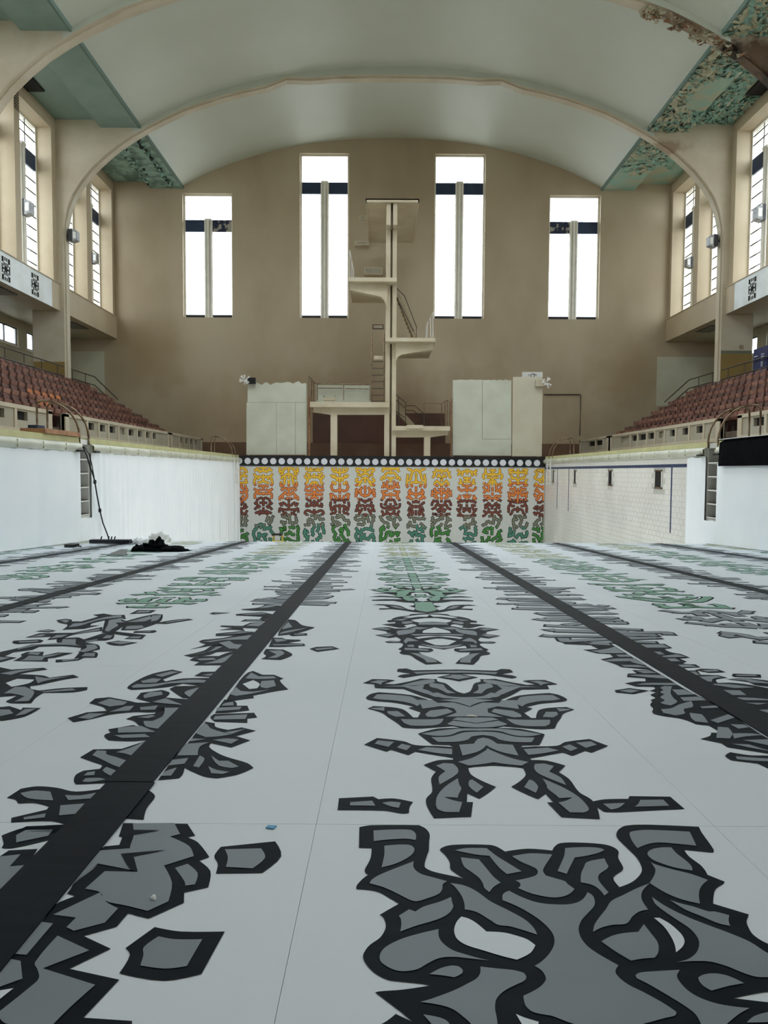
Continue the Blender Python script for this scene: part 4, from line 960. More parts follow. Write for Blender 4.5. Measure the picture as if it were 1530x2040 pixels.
def grow(rnd, y0, y1, half, gap, seg, tries, sym=True, env=None):
    """a branching figure (right half when sym): strokes that keep clear of one another by gap, as polylines"""
    out = []; pts = []; cell = {}; st = gap * .5
    def key(p): return (int(p[0] // gap), int(p[1] // gap))
    def near(p, skip):
        kx, ky = key(p)
        for i in (-1, 0, 1):
            for j in (-1, 0, 1):
                for q, sid in cell.get((kx + i, ky + j), ()):
                    if sid not in skip and math.hypot(p[0] - q[0], p[1] - q[1]) < gap: return True
        return sym and 0 < abs(p[0]) < gap * .5 and False
    def put_pts(pl, sid):
        for (a, b), (c, d) in zip(pl, pl[1:]):
            n = max(1, int(math.hypot(c - a, d - b) / st))
            for k in range(n + 1):
                p = (a + (c - a) * k / n, b + (d - b) * k / n); cell.setdefault(key(p), []).append((p, sid)); pts.append((p, sid))
    y = y0 + .02
    while y < y1 - .05:
        e = min(y1 - .02, y + rnd.uniform(.12, .4)); x0 = 0 if sym else rnd.uniform(-.25, .25) * half * 2
        pl = [(x0, y), (x0 + (0 if sym else rnd.uniform(-.12, .12)), e)]; out.append(pl); put_pts(pl, len(out)); y = e + rnd.uniform(.02, .2)
    for _ in range(tries):
        (sx, sy), sid = rnd.choice(pts)
        ang = rnd.choice([-2.3, -1.6, -.9, -.45, 0, .45, .9, 1.6, 2.3, 3.1] if not sym or sx > .05 else [-.9, -.45, 0, .45, .9]) + rnd.uniform(-.2, .2)
        pl = [(sx, sy)]; x, y = sx, sy; walked = 0; me = len(out) + 1; own = []
        for s_ in range(rnd.randint(2, 5)):
            L = seg * rnd.uniform(.6, 1.4); n = max(1, int(L / st)); ok = True; lx, ly = x, y
            for k in range(n):
                nx, ny = x + st * math.cos(ang), y + st * math.sin(ang)
                lim = (0 if sym else -half)
                if nx > half * (env(ny) if env else 1) or nx < lim or ny < y0 or ny > y1: ok = False; break
                if walked > gap * .9 and near((nx, ny), ()) or (walked <= gap * .9 and near((nx, ny), (sid,))): ok = False; break
                if any(math.hypot(nx - q[0], ny - q[1]) < gap for q in own[:-3]): ok = False; break
                x, y = nx, ny; walked += st; own.append((x, y))
            if math.hypot(x - lx, y - ly) > .3 * seg: pl.append((x, y))
            if not ok: break
            ang += rnd.choice((-1, 1)) * rnd.uniform(.35, 1.0)
        if len(pl) > 1 and walked > gap * 1.1: out.append(pl); put_pts(pl, me)
    return out
# end wall mural
MEND = END; END = END - .02
mural = empty('mural', (0, END - .06, -4.6), 'wall-high painted mural of thirteen branching mask-like columns shading yellow, orange, brown and green', 'mural')
MB().box(-7.46, 7.46, END - .05, END, -4.62, -.5, 'm_white').build('mural_panel', mural)
for k in range(1, 6): MB().box(-7.46 + 2.49 * k - .006, -7.46 + 2.49 * k + .006, END - .053, END - .05, -4.6, -.52, 'grout').build('panel_joint', mural)
BANDS = [(-.52, -1.33, 'm_yellow', 'm_yink'), (-1.33, -2.08, 'm_orange', 'm_oink'), (-2.08, -2.86, 'm_maroon', 'm_mink'), (-2.86, -3.42, 'm_grey', 'm_gink'), (-3.42, -4.62, 'm_green', 'm_tink')]
cx0 = P(778, 1000, END).x
def band_of(y, c):
    k = 0
    for i, (zt, zb, f, ink) in enumerate(BANDS):
        if y >= -zt - 1e-6: k = i
    f, ink = BANDS[k][2], BANDS[k][3]
    return ('m_teal' if k == 4 and c % 2 else f), ink
for c in range(13):
    cx = cx0 + (c - 6) * 1.245; rnd = random.Random(100 + c * 7); mb = MB()
    up = grow(rnd, .55, 2.92, .47, .122, .15, 1500, True); lowr = grow(rnd, 2.9, 4.6, .5, .15, .17, 1500, False)
    put = lambda x, y, dy: (max(-7.44, min(7.44, cx + x)), END - .05 - dy, -max(.53, min(4.6, y)))
    for st, mir, wf in ((up, (1, -1), .074), (lowr, (1,), .092)):
        for s_ in st:
            # cut where the colour bands meet, so that each stretch keeps one paint
            fine = [s_[0]]
            for p, q in zip(s_, s_[1:]):
                n = max(1, int(math.hypot(q[0] - p[0], q[1] - p[1]) / .08)); fine += [(p[0] + (q[0] - p[0]) * t / n, p[1] + (q[1] - p[1]) * t / n) for t in range(1, n + 1)]
            runs = []; cur = [fine[0]]
            for p, q in zip(fine, fine[1:]):
                cur.append(q)
                if band_of((p[1] + q[1]) / 2, c) != band_of(q[1] + .02 * (1 if q[1] > p[1] else -1), c): runs.append(cur); cur = [q]
            if len(cur) > 1: runs.append(cur)
            for run in runs:
                if len(run) < 2: continue
                i0, i1 = 0, len(run) - 1; fill, ink = band_of((run[0][1] + run[-1][1]) / 2, c)
                w2 = wf * (1.15 if fill in ('m_green', 'm_teal') else 1)
                for mm in mir:
                    q = [(mm * x, y) for x, y in run]
                    (xa, ya), (xb, yb) = q[-2], q[-1]; L = math.hypot(xb - xa, yb - ya) or 1
                    q2 = q[:-1] + [(xb + (xb - xa) / L * .024, yb + (yb - ya) / L * .024)]
                    stroke(mb, q2, w2 + .062, ink, lambda x, y: put(x, y, .002), (0, -1, 0)); stroke(mb, q, w2, fill, lambda x, y: put(x, y, .0045), (0, -1, 0))
    mb.build('painted_column', mural)
MB().box(-7.48, 7.48, END - .09, END - .01, -.47, .02, 'black').build('frieze_band', mural)
for k in range(36):
    x = P(476.5 + 16.95 * k, 918.5 + .11 * k * .35, END - .09).x; zc = P(476.5 + 16.95 * k, 918.3 + .12 * k, END - .09).z; mb = MB()
    mb.add([(x + .155 * math.cos(2 * PI * t / 20), END - .093, zc + .155 * math.sin(2 * PI * t / 20)) for t in range(20)] + [(x + .155 * math.cos(2 * PI * t / 20), END - .085, zc + .155 * math.sin(2 * PI * t / 20)) for t in range(20)],
           [tuple(range(20)), tuple(range(39, 19, -1))] + [(t, (t + 1) % 20, 20 + (t + 1) % 20, 20 + t) for t in range(20)], 'm_disc')
    mb.v = [(max(-7.47, v[0]), v[1], v[2]) for v in mb.v]; d = mb.build('white_disc', mural)
END = MEND
# far floor figures
def floor_put(cx, dz):
    return lambda x, y: (max(-7.42, min(7.42, cx + x)), max(-1.4, min(CREST - .03, y)), floor_z(max(-1.4, min(CREST - .03, y))) + dz)
START = {0: 7.55, -1: 6.3, 1: 6.6, -2: 7.0 - 1.3, 2: 4.2, -3: 4.9, 3: 5.2, -4: 9.0, 4: 8, -5: 10, 5: 10, -6: 12, 6: 12}
START[-2] = 6.7; START[1] = 5.15; START[-1] = 7.0
for c in range(-6, 7):
    cx = c * 1.25 if c else .0; rnd = random.Random(500 + c * 13); y = START[c]
    while y < CREST - .2:
        L = rnd.uniform(.7, 1.35); ph, fq = rnd.uniform(0, 3), rnd.uniform(2.2, 5.5); env = lambda t, ph=ph, fq=fq: .5 + .5 * abs(math.sin(t * fq + ph)); odd = c % 2 != 0; mb = MB()
        asym = odd
        if odd: fill, ink = 'grey', ('greyink' if y > 9 else 'ink')  # far ink greyed: reflected floor haze put into the colour
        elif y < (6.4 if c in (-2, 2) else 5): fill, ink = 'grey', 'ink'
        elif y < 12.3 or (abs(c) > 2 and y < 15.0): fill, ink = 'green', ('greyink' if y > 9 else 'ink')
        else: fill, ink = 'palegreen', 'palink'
        seg = .17; half = .46 if not odd else .5
        wf = .085 if not odd else .08
        if odd: sets = [[[(0, y + t * .112)] * 2 for t in range(int(L / .112))] for _ in (0, 1)]
        else: sets = [grow(rnd, y, min(y + L, CREST - .1), half, wf + .045, .16, 700, True, env)]
        for si, st in enumerate(sets):
            for mm in ((1,) if asym and si == 0 else (-1,) if asym else (1, -1)):
                for s_ in st:
                    if len(s_) < 2: continue
                    if odd:      # short bars reaching out from the line
                        yy = s_[0][1] + rnd.uniform(-.03, .03); q = [(0, yy), (rnd.uniform(.16, .52) * env(yy), yy + rnd.uniform(-.12, .12))]
                        if rnd.random() < .5: q.append((q[1][0] + rnd.uniform(-.02, .06), q[1][1] + rnd.uniform(-.12, .12)))
                        q = [(mm * x, t) for x, t in q]
                    else: q = [(mm * x, t) for x, t in s_]
                    (xa, ya), (xb, yb) = q[-2], q[-1]; l = math.hypot(xb - xa, yb - ya) or 1
                    q2 = q[:-1] + [(xb + (xb - xa) / l * .02, yb + (yb - ya) / l * .02)]
                    stroke(mb, q2, wf + .036, ink, floor_put(cx, .0012)); stroke(mb, q, wf, fill, floor_put(cx, .0028))
        mb.build('painted_figure', FLOOR)
        y += L + (rnd.uniform(.12, .35) if not odd else rnd.uniform(.03, .12))
# ================================================================== PARAPETS OF THE STANDS
def parapet(s, y0, y1, holes, label, zt=1.15, closed=()):
    e = empty('stand_parapet', (s * 11.15, (y0 + y1) / 2, 0), label, 'parapet', 'low parapets in front of the seats')
    mb = MB(); holed(mb, lambda u, d, z: (s * (11.1 + d), u, z), y0, y1, 0, zt, .03, .16, [(a, b, .74, 1.0) for a, b in holes], 'panel'); mb.build('wall_panel', e)
    mb = MB(); mb.box(s * 11.09, s * 11.22, y0, y1, zt - .09, zt + .03, 'parapet'); mb.box(s * 11.09, s * 11.22, y0, y1, 0, .5, 'parapet')
    for a in (y0, y1 - .3): mb.box(s * 11.09, s * 11.22, a, a + .3, .5, zt, 'parapet')
    mb.build('border', e)
    for i, (a, b) in enumerate(holes):
        MB().box(s * 11.1, s * 11.2, a - .16, a, .5, zt - .09, 'parapet').build('pilaster', e)
        MB().box(s * 11.24, s * 11.27, a, b, .74, 1.0, 'panel' if i in closed else 'void').build('slot_back', e)
    return e
HL = [(27.4, 28.0), (28.5, 29.1), (29.5, 30.2), (30.6, 31.3), (31.7, 32.4), (32.9, 33.5), (34.0, 34.6), (35.0, 35.6)]
parapet(-1, 8.0, 24.4, [(17.6, 18.3), (19.2, 19.9), (20.6, 21.4), (22.1, 22.8)], 'nearest pale parapet of the left stand, ending at the stepped gap')
parapet(-1, 25.4, 37.7, HL, 'long pale parapet of the left stand with a row of eight slots', closed=(3,))
parapet(-1, 37.9, BACK, [(39.7, 40.3), (40.7, 41.3), (41.7, 42.3), (42.7, 43.3)], 'short pale parapet of the left stand against the end wall')
parapet(1, 8.0, 24.6, [(17.6, 18.3), (19.2, 19.9), (21.0, 21.8), (22.9, 23.6)], 'nearest pale parapet of the right stand behind the black sheet')
parapet(1, 25.9, 38.4, [(27.3, 27.9), (28.6, 29.2), (29.9, 30.5), (31.1, 31.7), (32.2, 33.0), (33.2, 34.2), (34.4, 35.2), (35.4, 36.8)], 'long pale parapet of the right stand with eight slots', closed=(3, 7))
parapet(1, 38.8, BACK, [(39.8, 41.2), (41.2, 42.6)], 'short pale parapet of the right stand with one long dark slot')
# ================================================================== SEATS
def seat_proto(fm, em, name='stadium_chair'):
    e = empty(name, (0, 0, 0))
    mb = MB(); N = 5
    c = lambda y, z: (-.12 - .2 * (z - .45) + .9 * y * y, y, z)
    for k in range(N):                     # curved back of boards
        a0, a1 = -.2 + .4 * k / N, -.2 + .4 * (k + 1) / N
        p = [c(a0, .46), c(a1, .46), c(a1, .9 - (.03 if k == N - 1 else 0)), c(a0, .9 - (.03 if k == 0 else 0))]
        q = [(v[0] - .02, v[1], v[2]) for v in p]
        mb.add(p + q, [(0, 1, 2, 3), (7, 6, 5, 4), (3, 2, 6, 7), (0, 4, 5, 1)], fm)
    mb.build('backrest', e)
    mb = MB(); mb.prism([(.0, .40), (.12, .43), (.17, .52), (.19, .66), (.16, .67), (.13, .55), (.08, .47), (-.02, .45)], 'y', -.205, .205, em); mb.build('seat', e)
    mb = MB(); mb.prism([(-.14, 0), (.0, 0), (-.02, .38), (.12, .42), (.12, .46), (-.08, .48), (-.2, .9), (-.24, .9), (-.16, .4)], 'y', -.275, -.25, 'iron'); mb.build('side_standard', e)
    mb = MB(); mb.prism([(-.1, .66), (.2, .70), (.23, .68), (.2, .52), (.175, .52), (.18, .66), (-.1, .63)], 'y', -.283, -.242, em); mb.build('arm', e)
    return e
protos = {}
def place_seat(s, row, y, kind):
    x = s * (11.3 + .83 * row + .45); z = .69 + .5 * row
    if kind not in protos:
        protos[kind] = seat_proto('seatorange' if kind == 'o' else 'seatwood', 'seatedge'); e = protos[kind]
    else: e = copy_tree(protos[kind])
    e.location = (x, y, z); e.rotation_euler = (0, 0, 0 if s < 0 else PI)
    return e
RN = ['front', 'second', 'third', 'fourth', 'top']
ONES = 'first second third fourth fifth sixth seventh eighth ninth tenth eleventh twelfth thirteenth fourteenth fifteenth sixteenth seventeenth eighteenth nineteenth twentieth'.split()
def ordinal(n): return ONES[n - 1] if n <= 20 else ('twenty-' + ONES[n - 21] if n < 30 else 'thirtieth' if n == 30 else 'thirty-' + ONES[n - 31])
for s, sd in ((-1, 'left'), (1, 'right')):
    for row in range(5):
        lat = 11.75 + .83 * row + (-.38 if s < 0 else .38); yend = 38.5 - .1 * row; y0 = max(lat * 1500 / 765 - .7, 20); k = 0
        while yend - .57 * k > y0:
            y = yend - .57 * k; k += 1
            orange = s < 0 and ((row == 1 and 26.0 < y < 29.2) or (row == 0 and 25.2 < y < 26.4))
            e = place_seat(s, row, y, 'o' if orange else 'n')
            if orange: tag(e, 'worn orange tip-up seat, %s row of the left stand, %s from end wall' % (RN[row], ordinal(k)), 'seat', 'orange tip-up seats')
            else: tag(e, 'red-brown tip-up seat, %s row of the %s stand, %s from end wall' % (RN[row], sd, ordinal(k)), 'seat', 'red-brown tip-up seats of the %s stand' % sd)
# ================================================================== RAILS BEHIND THE SEATS
for s, sd in ((-1, 'left'), (1, 'right')):
    for a, b, lab in ((26.0, 36.7, 'dark handrail at the top of the %s stand in front of the low windows' % sd), (37.6, 40.6, 'dark handrail at the top of the %s stand, sloping down by the end wall' % sd)):
        e = empty('handrail', (s * 15.9, a, 3.0), lab, 'handrail')
        for z in (4.25, 3.8, 3.35):
            mb = MB(); pts = [(s * 15.9, a, z), (s * 15.9, b, z)]
            if b > 38: pts.append((s * 15.95, 44.2, z - .85))
            mb.tube(pts, .028, 'rail', 6); mb.build('rail_tube', e)
        y = a + .1
        while y < b: MB().tube([(s * 15.9, y, 3.0), (s * 15.9, y, 4.25)], .02, 'rail', 6).build('post', e); y += 1.65
# poster, no-smoking sign
e = empty('notice_board', (16.0, 33.1, 3.55), 'navy notice with white lettering hanging behind the right handrail', 'sign')
MB().box(15.98, 16.02, 32.5, 33.75, 3.55, 4.75, 'poster').build('notice_sheet', e)
mb = MB(); rnd = random.Random(5)
for z, y0, y1 in ((4.4, 33.35, 33.65), (4.42, 32.8, 33.05), (4.32, 32.8, 33.05), (4.22, 32.8, 33.03), (4.08, 32.8, 33.05), (4.0, 32.8, 33.05), (3.92, 32.8, 33.05), (3.78, 32.65, 33.2), (3.7, 32.65, 33.2), (3.62, 32.65, 33.25)): mb.box(15.965, 15.98, y0, y1, z, z + .04, 'paper')
mb.build('printed_lines', e)
e = empty('no_smoking_sign', (P(1477, 692, 36.78).x, 36.79, P(1477, 692, 36.78).z), 'small round no-smoking sign on the right pier', 'sign')
mb = MB(); x, z = e.location.x, e.location.z
mb.add([(x + .11 * math.cos(2 * PI * t / 20), 36.775, z + .11 * math.sin(2 * PI * t / 20)) for t in range(20)] + [(x + .08 * math.cos(2 * PI * t / 20), 36.775, z + .08 * math.sin(2 * PI * t / 20)) for t in range(20)], [(t, (t + 1) % 20, 20 + (t + 1) % 20, 20 + t) for t in range(20)], 'raw')
mb.add([(x - .07, 36.774, z + .05), (x - .05, 36.774, z + .07), (x + .07, 36.774, z - .05), (x + .05, 36.774, z - .07)], [(0, 1, 2, 3)], 'raw'); mb.box(x - .06, x + .05, 36.77, 36.773, z - .01, z + .012, 'void')
mb.build('ring_and_bar', e); MB().box(x - .11, x + .11, 36.778, 36.784, z - .11, z + .11, 'parapet').build('sign_plate', e)
# ================================================================== FLOODLIGHTS
def flood(px, py, Y, s, sc, label, wx):
    p = P(px, py, Y); e = empty('floodlight', (p.x, p.y, p.z), label, 'floodlight', 'box floodlights on the piers')
    w = .3 * sc; x0, x1 = p.x, p.x - s * w * 1.9
    MB().box(min(x0, wx) if s > 0 else min(x0, wx), max(x0, wx) if s < 0 else max(x0, wx), Y + .1, Y + .25, p.z - .05, p.z + .05, 'black').build('bracket', e) if abs(x0 - wx) > .02 else None
    mb = MB(); mb.prism([(x0, p.z - w * 1.2), (x0 - s * w * .8, p.z - w * 1.35), (x0 - s * w * .8, p.z + w * 1.2), (x0, p.z + w * 1.05)], 'y', Y, Y + .5 * sc, 'black'); mb.build('housing', e)
    mb = MB(); mb.prism([(x0 - s * w * .8, p.z - w * 1.3), (x0 - s * w * 1.75, p.z - w * 1.0), (x0 - s * w * 1.75, p.z + w * .8), (x0 - s * w * .8, p.z + w * 1.15)], 'y', Y + .02, Y + .48 * sc, 'lens'); g = mb.build('glass_box', e)
    MB().box(x0 - s * w * 1.0, x0 - s * w * 1.6, Y + .005, Y + .018, p.z - w * .75, p.z + w * .55, 'white').build('reflector', g)
for a in ((135, 467, 36.95, -1, .8, 'black box floodlight on the far left pier below the arch', -15.9), (37, 410, 34.6, -1, .95, 'black box floodlight on the left window mullion nearest the camera', -16.5),
          (177, 512, 42.4, -1, .8, 'black box floodlight on the left window mullion beside the end wall', -16.5), (1431, 478, 36.95, 1, .8, 'black box floodlight on the far right pier below the arch', 15.9),
          (1384, 521, 42.4, 1, .8, 'black box floodlight on the right window mullion beside the end wall', 16.5), (1531, 421, 34.6, 1, .95, 'black box floodlight at the right edge above the fretwork vent', 16.5)):
    flood(*a)
# ================================================================== DIVING TOWER
DT = empty('diving_tower', (0, 38, 0), 'tall cream concrete diving tower with five platforms on alternating sides', 'diving tower')
def slab(x0, x1, yt, yb, Y, Yb, name='platform_slab'):
    a, b = P(x0, yt, Y), P(x1, yb, Y); mb = MB(); mb.box(a.x, b.x, Y, Yb, b.z, a.z, 'dive'); return mb.build(name, DT)
def pz(y, Y): return P(780, y, Y).z
def px(x, Y, y=700): return P(x, y, Y).x
Yc = 37.22
for xa, xb in ((770.3, 778.3), (783.6, 791.3)):
    t, b = P(xa, 400, Yc), P(xa - 2.2, 905, Yc); t2 = P(xb, 400, Yc)
    MB().box(t.x - .02, t2.x, Yc, Yc + 1.1, 0, 12.1, 'dive').build('pilaster', DT)
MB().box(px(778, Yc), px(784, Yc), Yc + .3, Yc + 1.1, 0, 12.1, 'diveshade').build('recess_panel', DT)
# top platform, narrowing rearwards is perspective only
a, b = P(728.5, 395.5, 36.3), P(835, 403, 36.3)
mb = MB(); mb.box(a.x, b.x, 36.3, 43.0, 12.1 - .02, 12.16 - .02, 'dive'); mb.box(a.x, b.x, 36.3, 36.42, b.z, a.z, 'dive'); mb.box(a.x, a.x + .05, 36.3, 43, b.z, a.z + .0, 'dive'); mb.box(b.x - .05, b.x, 36.3, 43, b.z, a.z, 'dive'); mb.build('platform_slab', DT)
for xa, xb in ((770.3, 778.6), (783.3, 791.6)): MB().box(px(xa, 36.45, 420), px(xb, 36.45, 420), 36.45, Yc + .02, pz(448, 36.45), 12.1, 'dive').build('upper_pilaster', DT)
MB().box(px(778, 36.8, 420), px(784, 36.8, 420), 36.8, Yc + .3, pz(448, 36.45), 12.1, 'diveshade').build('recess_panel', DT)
slab(693.5, 790.5, 552.5, 561, 36.6, 41.2); slab(768, 867.5, 672.5, 680.5, 36.6, 42.0)
slab(617.5, 775.5, 800.5, 811.5, 36.95, 40.8); slab(780.5, 896.5, 848.5, 858, 36.95, 40.0)
def bracket(pts, Y0, Y1, name='haunched_bracket'):
    mb = MB(); mb.prism([(P(x, y, Y0).x, P(x, y, Y0).z) for x, y in pts], 'y', Y0, Y1, 'dive'); mb.build(name, DT)
bracket([(696, 560), (772, 560), (772, 616), (769.5, 606), (766, 598), (760, 592), (750, 589), (697, 578)], 37.0, 37.4)
bracket([(788, 680), (863, 681), (863, 696), (800, 706), (793, 710), (790, 716), (789, 726)], 37.0, 37.4)
bracket([(624, 811), (775, 811), (775, 826), (658, 826), (658, 826), (625, 821)], 37.27, 37.6, 'deck_beam')
bracket([(787, 858), (893, 858), (893, 866), (858, 871), (787, 871)], 37.27, 37.6, 'deck_beam')
for x0, x1 in ((658.5, 671.5), (765.5, 774), (845, 857.5), (780.5, 789)):
    MB().box(px(x0, 37.25, 860), px(x1, 37.25, 860), 37.25, 37.7, 0.05, pz(824 if x0 < 776 else 866, 37.25), 'dive').build('platform_leg', DT)
    MB().box(px(x0, 37.25, 860) + .01, px(x1, 37.25, 860) - .01, 37.27, 37.65, 0, .05, 'void').build('leg_foot', DT)
MB().box(px(810, 36.9, 850), px(843, 36.9, 850), 36.86, 38.6, pz(853.5, 36.9), pz(846.5, 36.9), 'dive').build('take_off_board', DT)
MB().box(px(813, 36.4, 850), px(813, 36.4, 850) + .01, 36.4, 36.5, 1.2, 1.25, 'dive')
def tubes(name, segs, Y, r=.022, m='chrome'):
    o = None
    for seg in segs:
        pts = [(P(p[0], p[1], p[2] if len(p) > 2 else Y)) for p in seg]; q = MB().tube([tuple(p) for p in pts], r, m, 6).build(name, DT); o = o or q
    return o
# guard rails
tubes('guard_rail', [[(615, 800, 37.0), (615, 749, 37.0), (628, 764, 39.6), (738, 766, 39.6)], [(621, 800, 38.2), (621, 756, 38.2)], [(625, 800, 39.0), (625, 761, 39.0)], [(632, 798, 39.6), (632, 764, 39.6)], [(684.5, 798, 39.6), (684.5, 764, 39.6)], [(737, 798, 39.6), (737, 766, 39.6)], [(634, 773, 39.6), (682, 773.5, 39.6)], [(688, 774, 39.6), (735, 775, 39.6)]], 37)
MB().box(px(630, 39.9, 780), px(738, 39.9, 780), 39.9, 39.95, 2.7, pz(768, 39.9), 'board').build('rear_board', DT)
mb = MB(); mb.box(px(645, 38.6, 795), px(667, 38.6, 795), 38.4, 38.8, pz(799, 38.6), pz(793, 38.6), 'dive'); mb.tube([P(645, 794, 38.6), P(645, 788.5, 38.6), P(646, 792, 38.6), P(667, 792.5, 38.6), P(667, 788, 38.6)], .02, 'rail', 6); mb.build('low_bench', DT)
tubes('guard_rail', [[(697, 553, 37.0), (697, 499, 37.0), (701, 520, 38.2), (705, 543, 39.5)], [(701, 553, 38.2), (701, 519, 38.2)], [(704.5, 556, 39.2), (704.5, 535, 39.2)]], 37, .018, 'white')
tubes('guard_rail', [[(786.5, 552, 37.3), (786.5, 500, 37.3), (788, 497, 37.3)]], 37, .02)
tubes('guard_rail', [[(862.5, 672, 37.0), (862.5, 622, 37.0), (856, 636, 38.6), (852, 646, 39.6)], [(858, 672, 38.0), (858, 632, 38.0)], [(851, 672, 38.8), (851.5, 641, 38.8)], [(848, 676, 39.6), (850, 646, 39.6)]], 37, .018, 'white')
tubes('guard_rail', [[(774, 672, 37.3), (774, 617, 37.3)], [(769.5, 672, 37.3), (771, 640, 37.3)]], 37, .018)
tubes('guard_rail', [[(896, 849, 37.1), (896, 800, 37.1), (891, 797, 37.3), (880, 804, 39.2), (845, 803.5, 39.2), (845, 848, 39.2)], [(880, 848, 39.2), (880, 804, 39.2)], [(886, 849, 38.2), (886, 801, 38.2)], [(891, 849, 37.4), (891, 797, 37.4)]], 37, .02)
# stair flights
def flight(p0, p1, Y0, Y1, n, wd=.08):
    a, b = P(*p0, Y0), P(*p1, Y0); e = MB()
    for Y in (Y0, Y1):
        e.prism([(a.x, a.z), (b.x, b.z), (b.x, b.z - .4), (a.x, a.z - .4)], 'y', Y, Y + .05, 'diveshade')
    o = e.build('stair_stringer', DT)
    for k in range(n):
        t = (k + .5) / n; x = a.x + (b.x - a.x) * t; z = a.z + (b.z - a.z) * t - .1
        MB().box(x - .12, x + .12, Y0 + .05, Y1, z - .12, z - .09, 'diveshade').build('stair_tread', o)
flight((793, 580), (828, 668), 38.6, 39.4, 11)
tubes('stair_handrail', [[(790, 574, 38.6), (806, 590, 38.6), (830, 652, 38.6), (829, 672, 38.6)], [(790, 592, 38.6), (824, 660, 38.6)]], 37, .022, 'rail')
flight((790, 806), (826, 845), 38.8, 39.6, 6)
tubes('stair_handrail', [[(789, 786, 38.2), (808, 802, 38.2), (808, 848, 38.2)], [(789, 797, 38.2), (806, 812, 38.2)], [(789, 819, 38.2), (806, 832, 38.2)], [(795, 848, 38.2), (794, 790, 38.2)], [(809, 808, 39.6), (826, 808, 39.6), (852, 831, 39.6), (852, 848, 39.6)], [(809, 817, 39.6), (824, 818, 39.6), (850, 842, 39.6)], [(843, 848, 39.6), (843, 824, 39.6)]], 37, .022, 'rail')
# ladder
lad = tubes('ladder_rail', [[(740.5, 800, 37.9), (740.5, 662, 37.9)], [(765, 800, 37.9), (765, 664, 37.9)]], 37.9, .03)
for yy in (720.5, 734, 747.5, 760.5, 774, 787.5, 799): 
    a, b = P(740.5, yy, 37.9), P(765, yy, 37.9); MB().tube([a, b], .02, 'rail', 6).build('ladder_rung', lad)
a, b = P(745, 709, 37.9), P(763, 716.5, 37.9); MB().box(a.x, b.x, 37.86, 37.88, b.z, a.z, 'dive').build('ladder_plate', lad)
# vents and boxes on the end wall around the tower
def wallbox(x0, y0, x1, y1, dep, m, name, label, cat):
    a, b = P(x0, y0, BACK), P(x1, y1, BACK); e = empty(name, ((a.x + b.x) / 2, BACK, b.z), label, cat)
    MB().box(a.x, b.x, BACK - dep, BACK - .002, b.z, a.z, m).build('box_body', e)
    MB().box(a.x + .06, b.x - .06, BACK - dep - .01, BACK - dep, b.z + .05, a.z - .05, 'panel' if m != 'void' else 'maroon').build('front_plate', e); return e
wallbox(716, 430, 729, 438, .06, 'dive', 'wall_vent', 'small pale vent on the end wall left of the top platform', 'vent')
wallbox(708, 485, 735, 493, .5, 'dive', 'wall_ledge', 'pale concrete ledge on the end wall above the second platform', 'ledge')
wallbox(726, 538, 762, 552, .6, 'dive', 'low_box', 'pale box standing behind the second platform against the end wall', 'box')
wallbox(742, 646.5, 764, 656, .03, 'maroon', 'wall_grille', 'brown grille on the end wall above the ladder', 'vent')
# conduit
a = [P(1084, 786, BACK - .05), P(1156, 786, BACK - .05), P(1157, 790, BACK - .05), P(1155, 868, BACK - .05)]
tag(MB().tube(a, .03, 'rail', 6).build('cable_conduit'), 'thin dark conduit bent across the end wall right of the white boards', 'conduit')
# ================================================================== BOARD SCREENS ON THE DECK
def screen(panels, Y, label, side, ret):
    e = empty('board_screen', (P(panels[0][0][0][0], 905, Y).x, Y, 0), label, 'screen', 'board screens beside the diving tower')
    for i, (poly, m) in enumerate(panels):
        mb = MB(); dy = .012 * (i % 3); mb.prism([(P(x, y, Y).x, max(0, P(x, y, Y).z)) for x, y in poly], 'y', Y - dy, Y + .04 - dy, m, 'raw'); mb.build('board', e)
    for x, zt in ret: MB().box(x - .02, x + .02, Y + .04, Y + .54, 0, zt, 'board').build('return_board', e)
    return e
YS = 37.6
rag = [(493, 801.5), (494, 764)] + [(494 + 5.6 * k, 764 + (2.2 * math.sin(k * 1.7) + 1.2 * math.sin(k * 4.1) - (k > 10) * 2)) for k in range(1, 21)] + [(610, 763), (610, 801.5)]
screen([(rag, 'board'), ([(491, 906), (491, 802), (550.6, 802), (550.6, 906)], 'board'), ([(551, 906), (551, 802), (588, 802), (588, 906)], 'board'), ([(588.4, 906), (588.4, 802), (611, 802), (611, 906)], 'board')], YS,
       'left screen of pale boards with a torn upper edge beside the diving tower', -1, [(px(492, YS) + .03, 3.6), (px(610, YS) - .03, 3.6)])
rg2 = [(902, 907), (902, 800), (903.5, 790), (902, 780), (903, 765), (902, 757)] + [(902 + 7 * k, 756.5 + .8 * math.sin(k * 2.1)) for k in range(1, 9)] + [(960.3, 757), (960.3, 875), (1018.8, 875), (1018.8, 908)]
rg3 = [(961, 874.4), (961, 757)] + [(961 + 5.8 * k, 757 + 1.2 * math.sin(k * 2.9)) for k in range(1, 10)] + [(1018.6, 757.5), (1018.6, 874.4)]
screen([(rg2, 'board'), (rg3, 'board'), ([(1020, 909), (1021.5, 751), (1081, 751), (1079, 909)], 'board2')], YS, 'right screen of pale boards with a taller cream board at its end', 1, [(px(903, YS) + .03, 3.8), (px(1079, YS) - .03, 3.9)])
# narrow batten frames beside the screens
for x0, x1, yt in ((613.5, 618, 790), (898, 900.5, 793)):
    tag(MB().box(px(x0, 37.5, 850), px(x1, 37.5, 850), 37.5, 37.6, 0, pz(yt, 37.5), 'raw').build('timber_batten'), 'thin upright batten at the tower side of the %s board screen' % ('left' if x0 < 700 else 'right'), 'batten')
